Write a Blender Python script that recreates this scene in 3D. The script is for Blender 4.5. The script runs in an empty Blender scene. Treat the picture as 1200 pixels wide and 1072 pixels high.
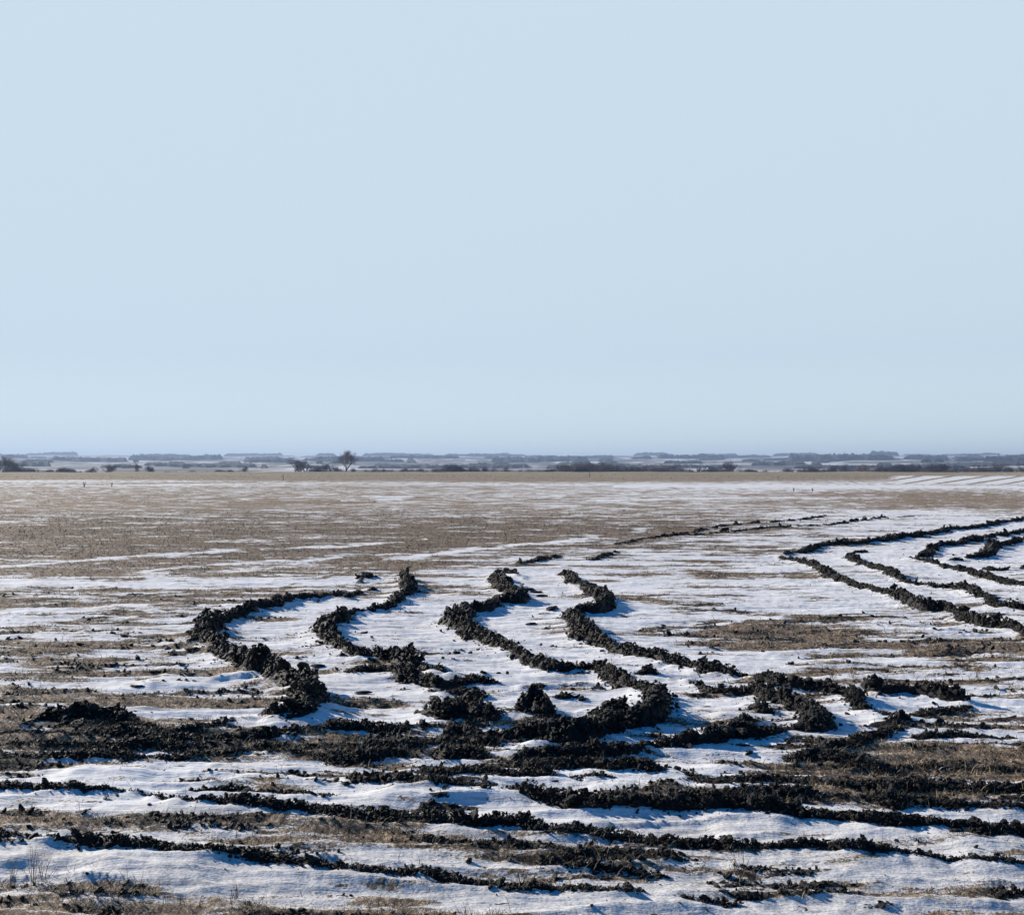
import bpy, math, random
import numpy as np

# ------------------------------------------------------------------ camera, sky, sun, exposure
SC = bpy.context.scene
COL = SC.collection
R = math.radians
CAM_H = 2.2
F = 1287.0            # focal length in photograph pixels (1200 wide)
PITCH = math.atan(13.0 / F)
cd = bpy.data.cameras.new("camera")
cam = bpy.data.objects.new("camera", cd)
COL.objects.link(cam)
cam.location = (0, 0, CAM_H)
cam.rotation_euler = (R(90) + PITCH, 0, 0)
cd.sensor_fit = 'HORIZONTAL'
cd.sensor_width = 36.0
cd.lens = 36.0 * F / 1200.0
cd.clip_start = 0.05
cd.clip_end = 60000
SC.camera = cam

SUN_AZ = -52.0        # degrees from the view axis, to the left and ahead
SUN_EL = 23.0
world = bpy.data.worlds.new("World")
SC.world = world
world.use_nodes = True
wn = world.node_tree.nodes
wl = world.node_tree.links
wn.clear()
wo = wn.new('ShaderNodeOutputWorld')
bg = wn.new('ShaderNodeBackground')
bg.inputs['Strength'].default_value = 0.09
sky = wn.new('ShaderNodeTexSky')
sky.sky_type = 'NISHITA'
sky.sun_disc = False
sky.sun_elevation = R(SUN_EL)
sky.sun_rotation = R(SUN_AZ)
sky.air_density = 1.0
sky.dust_density = 0.0
sky.ozone_density = 6.0
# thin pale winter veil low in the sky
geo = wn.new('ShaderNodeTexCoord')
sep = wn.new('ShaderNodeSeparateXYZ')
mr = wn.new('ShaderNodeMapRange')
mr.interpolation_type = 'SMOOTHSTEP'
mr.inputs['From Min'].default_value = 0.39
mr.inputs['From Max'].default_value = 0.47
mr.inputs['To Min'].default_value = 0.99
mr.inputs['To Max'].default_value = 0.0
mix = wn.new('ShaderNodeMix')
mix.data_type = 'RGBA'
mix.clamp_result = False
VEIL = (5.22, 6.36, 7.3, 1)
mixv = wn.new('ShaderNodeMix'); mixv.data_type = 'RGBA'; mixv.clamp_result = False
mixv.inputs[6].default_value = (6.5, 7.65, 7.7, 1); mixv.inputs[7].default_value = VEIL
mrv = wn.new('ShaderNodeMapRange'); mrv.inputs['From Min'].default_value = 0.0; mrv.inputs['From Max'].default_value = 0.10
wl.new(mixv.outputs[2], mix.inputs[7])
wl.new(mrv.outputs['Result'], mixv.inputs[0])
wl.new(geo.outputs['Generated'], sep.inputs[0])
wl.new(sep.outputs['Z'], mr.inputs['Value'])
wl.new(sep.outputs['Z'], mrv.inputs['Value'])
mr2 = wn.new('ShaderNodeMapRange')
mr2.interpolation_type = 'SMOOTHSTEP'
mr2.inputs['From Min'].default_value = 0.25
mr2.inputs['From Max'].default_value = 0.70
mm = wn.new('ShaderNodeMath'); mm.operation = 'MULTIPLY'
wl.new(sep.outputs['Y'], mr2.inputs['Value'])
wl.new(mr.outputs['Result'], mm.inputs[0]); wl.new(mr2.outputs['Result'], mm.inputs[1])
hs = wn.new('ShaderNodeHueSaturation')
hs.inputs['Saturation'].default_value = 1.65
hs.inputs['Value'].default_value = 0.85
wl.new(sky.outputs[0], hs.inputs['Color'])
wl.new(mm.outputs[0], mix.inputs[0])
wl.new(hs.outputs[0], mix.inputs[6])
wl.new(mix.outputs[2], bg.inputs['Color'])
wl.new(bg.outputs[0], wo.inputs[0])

sd = bpy.data.lights.new("sun", 'SUN')
sd.energy = 5.0
sd.angle = R(0.5)
sd.color = (1.0, 0.905, 0.775)
sun = bpy.data.objects.new("sun", sd)
COL.objects.link(sun)
sun.rotation_euler = (R(90 - SUN_EL), 0, R(180 - SUN_AZ))

SC.view_settings.view_transform = 'Standard'
SC.view_settings.look = 'None'
SC.view_settings.exposure = 0.38
SC.view_settings.gamma = 1.0
SC.render.engine = 'CYCLES'
SC.cycles.volume_bounces = 0
SC.cycles.max_bounces = 6

# ------------------------------------------------------------------ helpers
def tag(o, label=None, cat=None, group=None, kind=None):
    if label: o['label'] = label
    if cat: o['category'] = cat
    if group: o['group'] = group
    if kind: o['kind'] = kind
    return o

def make_mesh(name, verts, faces, mat=None, smooth=False, parent=None, attrs=None):
    """verts (n,3); faces: list of int arrays, each (m,k)"""
    verts = np.asarray(verts, dtype=np.float32)
    if not isinstance(faces, (list, tuple)): faces = [faces]
    faces = [np.asarray(f, dtype=np.int32) for f in faces if len(f)]
    me = bpy.data.meshes.new(name)
    me.vertices.add(len(verts))
    me.vertices.foreach_set('co', verts.ravel())
    tot = np.concatenate([np.full(len(f), f.shape[1], dtype=np.int32) for f in faces])
    flat = np.concatenate([f.ravel() for f in faces])
    me.loops.add(len(flat))
    me.loops.foreach_set('vertex_index', flat)
    me.polygons.add(len(tot))
    start = np.zeros(len(tot), dtype=np.int32)
    start[1:] = np.cumsum(tot)[:-1]
    me.polygons.foreach_set('loop_start', start)
    me.polygons.foreach_set('use_smooth', np.full(len(tot), smooth, dtype=bool))
    me.update(calc_edges=True)
    if attrs:
        for k, v in attrs.items():
            a = me.attributes.new(k, 'FLOAT', 'POINT')
            a.data.foreach_set('value', np.asarray(v, dtype=np.float32))
    if mat: me.materials.append(mat)
    o = bpy.data.objects.new(name, me)
    COL.objects.link(o)
    if parent: o.parent = parent
    return o

def _h(i, j, s):
    n = (i.astype(np.int64) * 374761393 + j.astype(np.int64) * 668265263 + s * 982451653) & 0xffffffff
    n = ((n ^ (n >> 13)) * 1274126177) & 0xffffffff
    n = (n ^ (n >> 16)) & 0xffffffff
    return n

def gnoise(x, y, s=0):
    """gradient noise, about -1..1"""
    xi = np.floor(x); yi = np.floor(y)
    fx = x - xi; fy = y - yi
    xi = xi.astype(np.int64); yi = yi.astype(np.int64)
    u = fx * fx * fx * (fx * (fx * 6 - 15) + 10)
    v = fy * fy * fy * (fy * (fy * 6 - 15) + 10)
    def g(a, b, dx, dy):
        t = _h(a, b, s) * (2 * math.pi / 4294967296.0)
        return np.cos(t) * dx + np.sin(t) * dy
    n00 = g(xi, yi, fx, fy); n10 = g(xi + 1, yi, fx - 1, fy)
    n01 = g(xi, yi + 1, fx, fy - 1); n11 = g(xi + 1, yi + 1, fx - 1, fy - 1)
    a = n00 + u * (n10 - n00); b = n01 + u * (n11 - n01)
    return (a + v * (b - a)) * 1.5

def fbm(x, y, o=4, s=0, gain=0.5):
    t = 0; a = 1.0; tot = 0
    for k in range(o):
        t = t + a * gnoise(x * 2 ** k + 13.7 * k, y * 2 ** k - 7.3 * k, s + k)
        tot += a; a *= gain
    return t / tot

def sstep(a, b, x):
    t = np.clip((x - a) / (b - a), 0, 1)
    return t * t * (3 - 2 * t)

def P(u, v, z=0.0):
    """photograph pixel -> point on the level ground"""
    xc = (u - 600.0) / F; yc = (536.0 - v) / F
    dy = math.cos(PITCH) - yc * math.sin(PITCH)
    dz = math.sin(PITCH) + yc * math.cos(PITCH)
    t = (z - CAM_H) / dz
    return np.array([xc * t, dy * t])

def Q(x, y):
    """ground point -> photograph pixel (clamped beside and behind the viewer)"""
    r = np.hypot(x, y)
    yy = np.maximum(y, 0.35 * r + 0.01)
    c, s = math.cos(PITCH), math.sin(PITCH)
    zc = yy * c - CAM_H * s
    yc = -yy * s - CAM_H * c
    return 600 + F * x / zc, 536 - F * yc / zc

def at_range(u, r):
    a = math.atan((u - 600.0) / F)
    return r * math.tan(a), r

# node helpers
def newmat(name):
    m = bpy.data.materials.new(name)
    m.use_nodes = True
    nt = m.node_tree
    return m, nt, nt.nodes['Principled BSDF']

def nnoise(nt, scale, detail=4, rough=0.55, vec=None, sc=None):
    n = nt.nodes.new('ShaderNodeTexNoise')
    n.inputs['Scale'].default_value = scale
    n.inputs['Detail'].default_value = detail
    n.inputs['Roughness'].default_value = rough
    if vec is not None:
        if sc:
            mp = nt.nodes.new('ShaderNodeMapping')
            mp.inputs['Scale'].default_value = sc
            nt.links.new(vec, mp.inputs['Vector'])
            vec = mp.outputs[0]
        nt.links.new(vec, n.inputs['Vector'])
    return n.outputs['Fac']

def nramp(nt, fac, stops):
    r = nt.nodes.new('ShaderNodeValToRGB')
    e = r.color_ramp.elements
    while len(e) > 1: e.remove(e[0])
    e[0].position = stops[0][0]; e[0].color = (*stops[0][1], 1)
    for p, c in stops[1:]:
        q = e.new(p); q.color = (*c, 1)
    nt.links.new(fac, r.inputs[0])
    return r.outputs['Color']

def nmath(nt, op, a, b=None, c=None, clamp=False):
    n = nt.nodes.new('ShaderNodeMath'); n.operation = op; n.use_clamp = clamp
    for i, v in enumerate((a, b, c)):
        if v is None: continue
        if isinstance(v, (int, float)): n.inputs[i].default_value = v
        else: nt.links.new(v, n.inputs[i])
    return n.outputs[0]

def nmix(nt, f, a, b):
    n = nt.nodes.new('ShaderNodeMix'); n.data_type = 'RGBA'
    for i, v in ((0, f), (6, a), (7, b)):
        if isinstance(v, (int, float)): n.inputs[i].default_value = v
        elif isinstance(v, tuple): n.inputs[i].default_value = (*v, 1)
        else: nt.links.new(v, n.inputs[i])
    return n.outputs[2]

def nrange(nt, v, a, b, c=0.0, d=1.0):
    n = nt.nodes.new('ShaderNodeMapRange'); n.interpolation_type = 'SMOOTHSTEP'
    nt.links.new(v, n.inputs['Value'])
    n.inputs['From Min'].default_value = a; n.inputs['From Max'].default_value = b
    n.inputs['To Min'].default_value = c; n.inputs['To Max'].default_value = d
    return n.outputs['Result']

def nattr(nt, name):
    n = nt.nodes.new('ShaderNodeAttribute'); n.attribute_name = name
    return n.outputs['Fac']

def npos(nt):
    return nt.nodes.new('ShaderNodeNewGeometry').outputs['Position']

def nbump(nt, bsdf, h, strength, dist):
    b = nt.nodes.new('ShaderNodeBump')
    b.inputs['Strength'].default_value = strength
    b.inputs['Distance'].default_value = dist
    nt.links.new(h, b.inputs['Height'])
    nt.links.new(b.outputs[0], bsdf.inputs['Normal'])

# ------------------------------------------------------------------ materials
def mat_ground():
    m, nt, b = newmat('snowy_field')
    pos = npos(nt)
    stub = nattr(nt, 'stub'); dirt = nattr(nt, 'dirt')
    n1 = nnoise(nt, 9.0, 6, 0.65, pos, (0.4, 1.5, 1.0))
    n2 = nnoise(nt, 45.0, 3, 0.6, pos)
    nn = nmath(nt, 'ADD', nmath(nt, 'MULTIPLY', n1, 0.65), nmath(nt, 'MULTIPLY', n2, 0.35))
    nn = nmath(nt, 'SUBTRACT', nn, 0.5)
    s = nmath(nt, 'ADD', stub, nmath(nt, 'MULTIPLY', nn, 3.0))
    sm = nrange(nt, s, 0.42, 0.58)
    d = nmath(nt, 'ADD', dirt, nmath(nt, 'MULTIPLY', nn, 1.8))
    dm = nrange(nt, d, 0.46, 0.56)
    # snow: clean, slightly grey crust, old dirty ice
    n3 = nnoise(nt, 1.3, 5, 0.6, pos, (0.35, 1.0, 1.0))
    n4 = nnoise(nt, 60.0, 2, 0.5, pos)
    snow = nramp(nt, n3, [(0.3, (0.76, 0.76, 0.775)), (0.5, (0.87, 0.875, 0.885)), (0.7, (0.90, 0.905, 0.91))])
    grime = nattr(nt, 'grime')
    gsp = nrange(nt, nmath(nt, 'ADD', n4, nmath(nt, 'MULTIPLY', grime, 0.16)), 0.60, 0.78)
    snow = nmix(nt, nmath(nt, 'MULTIPLY', gsp, nmath(nt, 'ADD', nmath(nt, 'MULTIPLY', grime, 0.55), 0.12), clamp=True), snow, (0.30, 0.28, 0.26))
    snow = nmix(nt, nmath(nt, 'MULTIPLY', grime, 0.42), snow, (0.56, 0.545, 0.52))
    n7 = nnoise(nt, 3.0, 5, 0.65, pos, (0.22, 2.2, 1.0))
    n8 = nnoise(nt, 9.0, 4, 0.65, pos, (0.16, 1.8, 1.0))
    sc1 = nmath(nt, 'ADD', nrange(nt, n7, 0.55, 0.66), nmath(nt, 'MULTIPLY', nrange(nt, n8, 0.57, 0.66), 0.8), clamp=True)
    snow = nmix(nt, nmath(nt, 'MULTIPLY', sc1, nmath(nt, 'ADD', nmath(nt, 'MULTIPLY', n1, 0.9), 0.0)), snow, (0.30, 0.275, 0.25))
    # matted straw over earth
    n5 = nnoise(nt, 30.0, 5, 0.7, pos, (1.0, 0.5, 1.0))
    n6 = nnoise(nt, 0.7, 4, 0.6, pos)
    straw = nramp(nt, n5, [(0.36, (0.03, 0.023, 0.018)), (0.44, (0.13, 0.092, 0.062)), (0.55, (0.38, 0.275, 0.185)), (0.67, (0.70, 0.565, 0.40))])
    far = nattr(nt, 'far')
    straw = nmix(nt, nmath(nt, 'MULTIPLY', nrange(nt, n6, 0.3, 0.7), 0.25), straw, (0.42, 0.31, 0.20))
    straw = nmix(nt, far, straw, nramp(nt, nnoise(nt, 0.05, 5, 0.6, pos, (0.3, 1, 1)), [(0.3, (0.20, 0.16, 0.105)), (0.7, (0.36, 0.29, 0.18))]))
    straw = nmix(nt, nmath(nt, 'MULTIPLY', nattr(nt, 'brown'), 0.62), straw, nramp(nt, n5, [(0.38, (0.02, 0.016, 0.012)), (0.5, (0.105, 0.070, 0.042)), (0.64, (0.29, 0.20, 0.12))]))
    soil = nramp(nt, n5, [(0.35, (0.010, 0.009, 0.009)), (0.6, (0.030, 0.026, 0.023)), (0.8, (0.07, 0.058, 0.045))])
    c = nmix(nt, sm, snow, straw)
    c = nmix(nt, dm, c, soil)
    nt.links.new(c, b.inputs['Base Color'])
    b.inputs['Roughness'].default_value = 0.75
    b.inputs['Specular IOR Level'].default_value = 0.25
    hb = nmath(nt, 'ADD', nmath(nt, 'MULTIPLY', n1, 0.5), nmath(nt, 'MULTIPLY', n4, 0.12))
    hb = nmath(nt, 'ADD', hb, nmath(nt, 'MULTIPLY', nmath(nt, 'MULTIPLY', sm, n5), 0.8))
    hb = nmath(nt, 'ADD', hb, nmath(nt, 'MULTIPLY', n7, 0.9))
    nbump(nt, b, hb, 0.6, 0.04)
    return m

def mat_soil():
    m, nt, b = newmat('black_earth')
    pos = npos(nt)
    n = nnoise(nt, 14.0, 6, 0.7, pos)
    n2 = nnoise(nt, 70.0, 4, 0.7, pos)
    c = nramp(nt, n, [(0.3, (0.005, 0.0048, 0.005)), (0.55, (0.009, 0.0085, 0.0085)), (0.75, (0.028, 0.025, 0.022))])
    st = nrange(nt, n2, 0.64, 0.75)
    n9 = nnoise(nt, 3.0, 3, 0.6, pos)
    c = nmix(nt, nrange(nt, n9, .5, .72, 0, .4), c, (0.022, 0.019, 0.016))
    c = nmix(nt, nmath(nt, 'MULTIPLY', st, 0.5), c, (0.17, 0.145, 0.105))
    nt.links.new(c, b.inputs['Base Color'])
    b.inputs['Roughness'].default_value = 0.6
    b.inputs['Specular IOR Level'].default_value = 0.3
    nbump(nt, b, nmath(nt, 'ADD', n, nmath(nt, 'MULTIPLY', n2, 0.4)), 0.9, 0.03)
    return m

def mat_straw():
    m, nt, b = newmat('dry_straw')
    t = nattr(nt, 'tone')
    c = nramp(nt, t, [(0.0, (0.04, 0.03, 0.024)), (0.35, (0.17, 0.122, 0.08)), (0.6, (0.42, 0.32, 0.205)), (0.85, (0.58, 0.49, 0.34)), (1.0, (0.68, 0.60, 0.45))])
    nt.links.new(c, b.inputs['Base Color'])
    b.inputs['Roughness'].default_value = 0.8
    b.inputs['Specular IOR Level'].default_value = 0.2
    return m

def mat_plain(name, c1, c2, scale, rough=0.9):
    m, nt, b = newmat(name)
    c = nramp(nt, nnoise(nt, scale, 5, 0.6, npos(nt)), [(0.35, c1), (0.65, c2)])
    nt.links.new(c, b.inputs['Base Color'])
    b.inputs['Roughness'].default_value = rough
    b.inputs['Specular IOR Level'].default_value = 0.15
    return m

M_GROUND = mat_ground()
M_SOIL = mat_soil()
M_STRAW = mat_straw()
M_BARK = mat_plain('bark', (0.035, 0.03, 0.028), (0.075, 0.062, 0.052), 1.5)
M_TWIG = mat_plain('twigs', (0.17, 0.15, 0.16), (0.28, 0.25, 0.25), 0.8)
M_WOOD = mat_plain('leafless_woodland', (0.018, 0.017, 0.018), (0.045, 0.040, 0.038), 0.03)
M_WALLH = mat_plain('pale_plaster', (0.72, 0.70, 0.66), (0.80, 0.79, 0.76), 0.5)
M_ROOFH = mat_plain('slate_roof', (0.10, 0.09, 0.09), (0.18, 0.15, 0.14), 0.5)

def mat_hills():
    m, nt, b = newmat('far_snow_fields')
    pos = npos(nt)
    n = nnoise(nt, 0.0022, 5, 0.62, pos, (1.6, .6, 1))
    n2 = nnoise(nt, 0.012, 4, 0.6, pos, (1.5, .5, 1))
    t = nmath(nt, 'ADD', nmath(nt, 'MULTIPLY', n, 0.7), nmath(nt, 'MULTIPLY', n2, 0.3))
    c = nramp(nt, t, [(0.47, (0.06, 0.052, 0.045)), (0.51, (0.20, 0.185, 0.16)), (0.56, (0.58, 0.58, 0.57)), (0.62, (0.84, 0.85, 0.86))])
    nt.links.new(c, b.inputs['Base Color'])
    b.inputs['Roughness'].default_value = 0.9
    return m
M_HILLS = mat_hills()

# ------------------------------------------------------------------ ridges of ploughed-up earth
# each: (label, height m, half width m, gap, [(u, v) or (u, v, scale) photograph points])
RIDGES = [
 ('tall black soil ridge curving round the leftmost snow bay', 0.27, 0.17, .0,
   [(402,696,.45),(375,702,.6),(345,706,.8),(322,713,.8),(295,719,.8),(275,727,.85),(255,734,1.0),(238,743,1.35),(236,753,1.3),(252,764,1.1),(264,775,1),(292,788,.9),(312,795,1.25),(328,803,1.05),(347,810,.9),(364,820,1.0),(367,829,1.1),(360,838,1.1),(345,846,.9),(322,849,.6)]),
 ('short dark soil spur pointing left from the leftmost ridge bend', 0.12, 0.12, .0, [(245,753),(232,757),(218,759,.6)]),
 ('second soil ridge from the left, curving round a snow bay and tapering off right', 0.22, 0.15, .0,
   [(473,676,.8),(479,690,1.2),(476,700,1.1),(460,711,.8),(440,718,.7),(412,722,.6),(402,727,1.1),(388,737,1.2),(381,749,1.3),(388,760,1.3),(402,769,1.0),(418,775,.8),(437,779,.9),(449,781,.7),(466,781,1.15),(492,788,.9),(520,794,.7),(536,796,.4)]),
 ('small soil mounds lying in line behind the left snow bay', 0.14, 0.14, .1, [(402,703),(417,699),(434,692)]),
 ('low soil hump at the far upper end of the left snow bay', 0.12, 0.14, .1, [(420,685),(428,680),(434,677)]),
 ('low broken soil ridge just under the tail of the second ridge', 0.13, 0.12, .12,
   [(402,791,.6),(433,790,.9),(452,789,.9),(470,796,1.2),(500,803,1.2),(524,807,.8),(548,803,1.0),(566,803,1.0),(590,805,.4)]),
 ('short peaked soil mound in the snow below the second ridge tail', 0.16, 0.15, .0, [(522,817,.7),(545,817,1.0),(560,818,1.25),(574,821,.6)]),
 ('lumpy soil heap with straw at left of the round clump', 0.17, 0.2, .05, [(515,850,.9),(530,842,1.1),(548,838,1.1),(560,845,1.0),(592,846,.8)]),
 ('round upright clump of earth in snow left of the big right hand curl', 0.24, 0.18, .0, [(602,840,.9),(614,840,1.2),(628,838,1.1),(634,848,.7)]),
 ('third soil ridge zigzagging from the far snow and curling back in a big hook', 0.22, 0.15, .0,
   [(580,677,.9),(586,688,1.2),(598,699,1.2),(607,708,1.2),(585,710,1.0),(568,719,1.0),(550,720,1.0),(536,730,1.35),(533,738,1.4),(548,746,1.4),(567,755,1.0),(588,763,.9),(607,773,.95),(627,781,.7),(648,790,.95),(677,791,.9),(707,792,.95),(722,800,.8),(742,812,.8),(762,821,1.0),(775,835,1.35),(766,848,1.3),(744,852,1.1),(722,858,1.1),(704,864,1.1),(682,870,1.0),(655,874,.9),(625,878,.7)]),
 ('narrow soil crest branching right off the far end of the third ridge', 0.13, 0.12, .05, [(584,674),(598,674),(608,677),(614,680,.5)]),
 ('fourth soil ridge with a sharp peak dropping right to a long thin tail', 0.22, 0.15, .0,
   [(655,676,.9),(668,680,1),(680,690,.9),(698,702,1.05),(711,708,1.2),(710,717,1.1),(694,722,1.0),(680,722,1.2),(670,731,1.6),(676,743,1.4),(693,751,1.3),(708,760,1.1),(722,766,.8),(740,770,.85),(760,776,.9),(787,781,.85),(803,785,.7),(828,791,.75),(860,797,.7),(884,800,.7)]),
 ('low soil spur reaching left from the sharp peak of the fourth ridge', 0.10, 0.10, .08, [(633,722),(645,718),(660,715)]),
 ('small triangular soil mound on snow right of the third ridge', 0.13, 0.13, .0, [(738,796,.6),(752,796,.8),(761,795,1.3),(772,797,.5)]),
 ('thin broken soil line on snow inside the big right hand curl', 0.11, 0.12, .12, [(612,808,.5),(636,808,.9),(660,805,.8),(685,807,.9),(706,814,.6)]),
 ('short soil crumb line inside the hook below the thin line', 0.09, 0.12, .12, [(646,822,.8),(668,820,1.2),(690,823,.8)]),
 ('rounded twin soil mound inside the hook at the curl mouth', 0.19, 0.17, .0, [(698,848,1),(712,842,1.15),(728,838,1.1),(738,845,.9)]),
 ('long ragged soil ridge running along the front of the curls with blue shadow under it', 0.20, 0.15, .0,
   [(512,866,.7),(540,862,.8),(572,870,.9),(600,868,1.05),(622,866,1.1),(650,870,1.1),(676,868,1.3),(692,864,1.1)]),
 ('fifth soil ridge hooking round the right hand snow lobe', 0.20, 0.16, .0,
   [(807,804,.4),(833,815,.8),(860,816,.9),(887,817,.9),(903,827,1.2),(930,834,1.1),(950,843,1.1),(958,853,1.2),(945,862,1.1),(922,863,1.0),(898,868,.9),(866,866,1.0),(838,874,1.0),(812,880,1.0),(785,882,.9),(757,884,.8),(725,889,.8),(690,892,.7),(650,894,.6)]),
 ('inner soil ridge lying in the mouth of the right hand hook', 0.14, 0.15, .1, [(848,846,.7),(862,843,1),(880,842,1),(905,840,1.1)]),
 ('second inner soil bank inside the right hand hook', 0.14, 0.16, .08, [(850,858,1),(868,856,1.1),(884,852,.9)]),
 ('sixth soil ridge crossing the snow right of the hook down to a steep end', 0.17, 0.15, .0,
   [(880,799,.6),(905,805,.75),(930,810,.8),(962,812,.9),(985,816,1.1),(1000,822,1.2),(1009,831,1.1),(1018,838,.8)]),
 ('dark earth bank on the right lying behind a bright blue shadowed snow hollow', 0.28, 0.13, .0,
   [(1008,812,.9),(1040,817,.95),(1070,818,.95),(1096,820,1.05),(1118,824,1.1),(1137,829,.8)]),
 ('front earth lip in front of the snow hollow on the right', 0.085, 0.11, .0, [(1022,840,.9),(1045,843,.6),(1072,842,.6),(1096,838,.8),(1116,836,1.0),(1138,831,.8)]),
 ('soil clump in front of the blue snow hollow', 0.17, 0.16, .05, [(1034,850,.6),(1052,849,.9),(1070,851,.8)]),
 ('soil ridge sweeping back left from the clump below the snow hollow', 0.12, 0.13, -1, [(1064,857,.7),(1036,864,.9),(1000,876,1.0),(965,888,.8),(932,894,.6)]),
 ('low dark soil line trailing right below the snow hollow', 0.09, 0.13, .1, [(1062,866,.9),(1085,866,1.0),(1120,865,.9),(1160,868,.7),(1200,868,.5)]),
 ('long soil ridge on the right sloping down from a far bend to the frame edge', 0.20, 0.16, .0,
   [(911,654,.5),(932,659,.9),(953,666,1.0),(969,674,1.2),(985,684,1.0),(1011,690,.9),(1030,696,.7),(1050,702,1.2),(1067,712,1.2),(1086,718,1.3),(1110,719,1.3),(1128,729,1.2),(1153,736,1.0),(1175,739,1.1),(1205,747,1.1),(1240,756,1.0)]),
 ('far dark soil crest rising to the right above the long right ridge', 0.22, 0.2, .03,
   [(917,653,.5),(943,649,.8),(965,641,.9),(990,640,1.0),(1012,639,.9),(1033,636,1.0),(1060,632,1.0),(1083,629,.9),(1117,622,.9),(1150,619,.9),(1173,614,.9),(1200,610,.9),(1230,605,.9)]),
 ('middle right soil ridge starting at a pointed hump and growing to rounded heaps', 0.21, 0.17, .03,
   [(990,655,1.4),(1003,660,1.1),(1024,668,1.0),(1047,675,1.1),(1062,685,.7),(1093,689,.8),(1127,692,1.0),(1145,700,1.2),(1162,706,1.2),(1170,714,1.2),(1200,717,1.4),(1235,722,1.2)]),
 ('short low crest beside the pointed hump', 0.12, 0.15, .1, [(1000,649),(1018,647,.7)]),
 ('thin soil ridge on the right between two heaped ones', 0.16, 0.16, .08,
   [(1065,657,.8),(1085,660,.8),(1107,667,.9),(1133,671,1.0),(1158,678,1.2),(1172,684,1.0),(1203,689,.9),(1235,694,.9)]),
 ('far soil crest near the right edge below the skyline bend', 0.20, 0.18, .05,
   [(1066,656,.7),(1090,651,1),(1094,643,.9),(1117,640,1.0),(1143,635,1.2),(1167,631,1.0),(1200,625,1.0),(1230,620,.9)]),
 ('peaked soil heaps near the right edge of the snow', 0.22, 0.2, .12,
   [(1112,661,.8),(1133,658,1),(1160,652,1.0),(1163,643,1.5),(1180,640,1),(1203,635,.9),(1230,630,.9)]),
 ('small soil line near the right edge under the peaked heaps', 0.13, 0.16, .15, [(1150,668,.8),(1175,670,1),(1205,669,1)]),
 ('thin far furrow line crossing the stubble edge in the upper middle', 0.075, 0.13, .12,
   [(720,639,.6),(750,634,.8),(770,631,.9),(800,627,.9),(850,617,.9),(900,613,1.0),(947,609,1.0),(968,605,.6)]),
 ('second thin far furrow line just below the first', 0.075, 0.13, .16,
   [(800,629,.7),(893,621,.9),(933,618,.9),(973,616,.9),(995,613,1),(1033,608,.9),(1078,605,.5)]),
 ('short oblique soil streak on far snow in the middle', 0.10, 0.14, .12, [(688,659,.6),(705,655,1),(724,649,.7)]),
 ('short dark soil streak behind the third ridge', 0.11, 0.14, .1, [(607,663,.8),(625,659,1),(642,656,1),(660,653,.5)]),
 ('jagged soil ridge with blue shadow on the left in front of the leftmost bay', 0.14, 0.14, .05,
   [(28,854,.5),(60,849,.9),(95,848,1.2),(118,850,1.0),(140,848,1.1),(165,856,.9),(190,862,.8),(225,862,.7),(262,853,1.0),(293,847,1.0),(333,845,1.1),(362,843,.9),(372,838,.7)]),
 ('upper dark clod row of the broad churned band on the left', 0.13, 0.16, .03,
   [(-40,866,.9),(0,867,.8),(60,868,.9),(120,870,1.0),(180,874,1),(240,872,1),(300,869,1),(345,863,1.0),(400,858,1.1),(440,857,1),(482,859,1)]),
 ('middle clod row of the broad churned band on the left', 0.11, 0.16, .08,
   [(-40,880,1),(50,879,.8),(120,882,.9),(200,883,.9),(262,881,.8),(330,882,.8),(400,882,1.0),(440,882,1.1),(482,881,1.1),(505,874,1),(556,878,1.0),(596,873,1)]),
 ('lower clod row of the broad churned band fading right below the curls', 0.10, 0.15, .06,
   [(-40,893,.8),(60,892,.8),(140,895,.8),(210,893,.9),(300,888,.8),(360,893,.8),(430,895,1),(470,892,1),(533,893,1.1),(587,897,1.1),(640,896,1.1),(675,892,1.2),(725,888,1.0)]),
 ('broken clod row under the blue shadow strip in the lower middle', 0.10, 0.13, .12,
   [(590,902,.8),(620,904,.8),(680,906,1.0),(716,911,1.1),(738,908,1.1),(770,912,.8),(800,916,.9),(830,918,.6)]),
 ('small pointed earth pile with flat clod rows to its left', 0.11, 0.13, .08,
   [(440,914,.6),(480,912,.7),(520,915,.8),(570,915,.8),(605,916,.8),(624,914,1.6),(640,917,1.1),(660,920,.5)]),
 ('thin dark soil line on snow right of the small pointed pile', 0.05, 0.07, .1, [(660,921),(700,923),(740,927),(770,927,1.3),(800,930)]),
 ('clod row under the pointed earth pile', 0.08, 0.12, .14, [(340,922,.8),(400,921,1),(433,925,1.1),(483,929,1),(533,934,.9),(590,936,.8)]),
 ('short clod streaks on the snow in the left foreground upper row', 0.05, 0.09, .3, [(5,904,1.2),(22,902,1.2),(40,906,.9),(75,907,.9),(110,907,.9),(135,909,.5)]),
 ('clod streak between two snow strips in the left middle', 0.055, 0.08, .15, [(228,914,.7),(262,912,1),(300,913,1),(325,917,.8)]),
 ('heavy dark soil ridge starting bluntly in the lower middle and running off right', 0.13, 0.12, .0,
   [(588,936,.8),(612,943,1.1),(650,949,1.25),(693,952,1.25),(720,951,1.2),(752,954,1.1),(800,955,1.2),(850,957,1.1),(900,961,1.1),(940,964,1.1),(987,968,1.0),(1020,973,1.0),(1067,976,.8),(1117,981,.8),(1167,984,.8),(1205,988,.8),(1240,992,.8)]),
 ('long black soil ridge crossing the whole foreground and thickest in the middle', 0.105, 0.105, .0,
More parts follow.
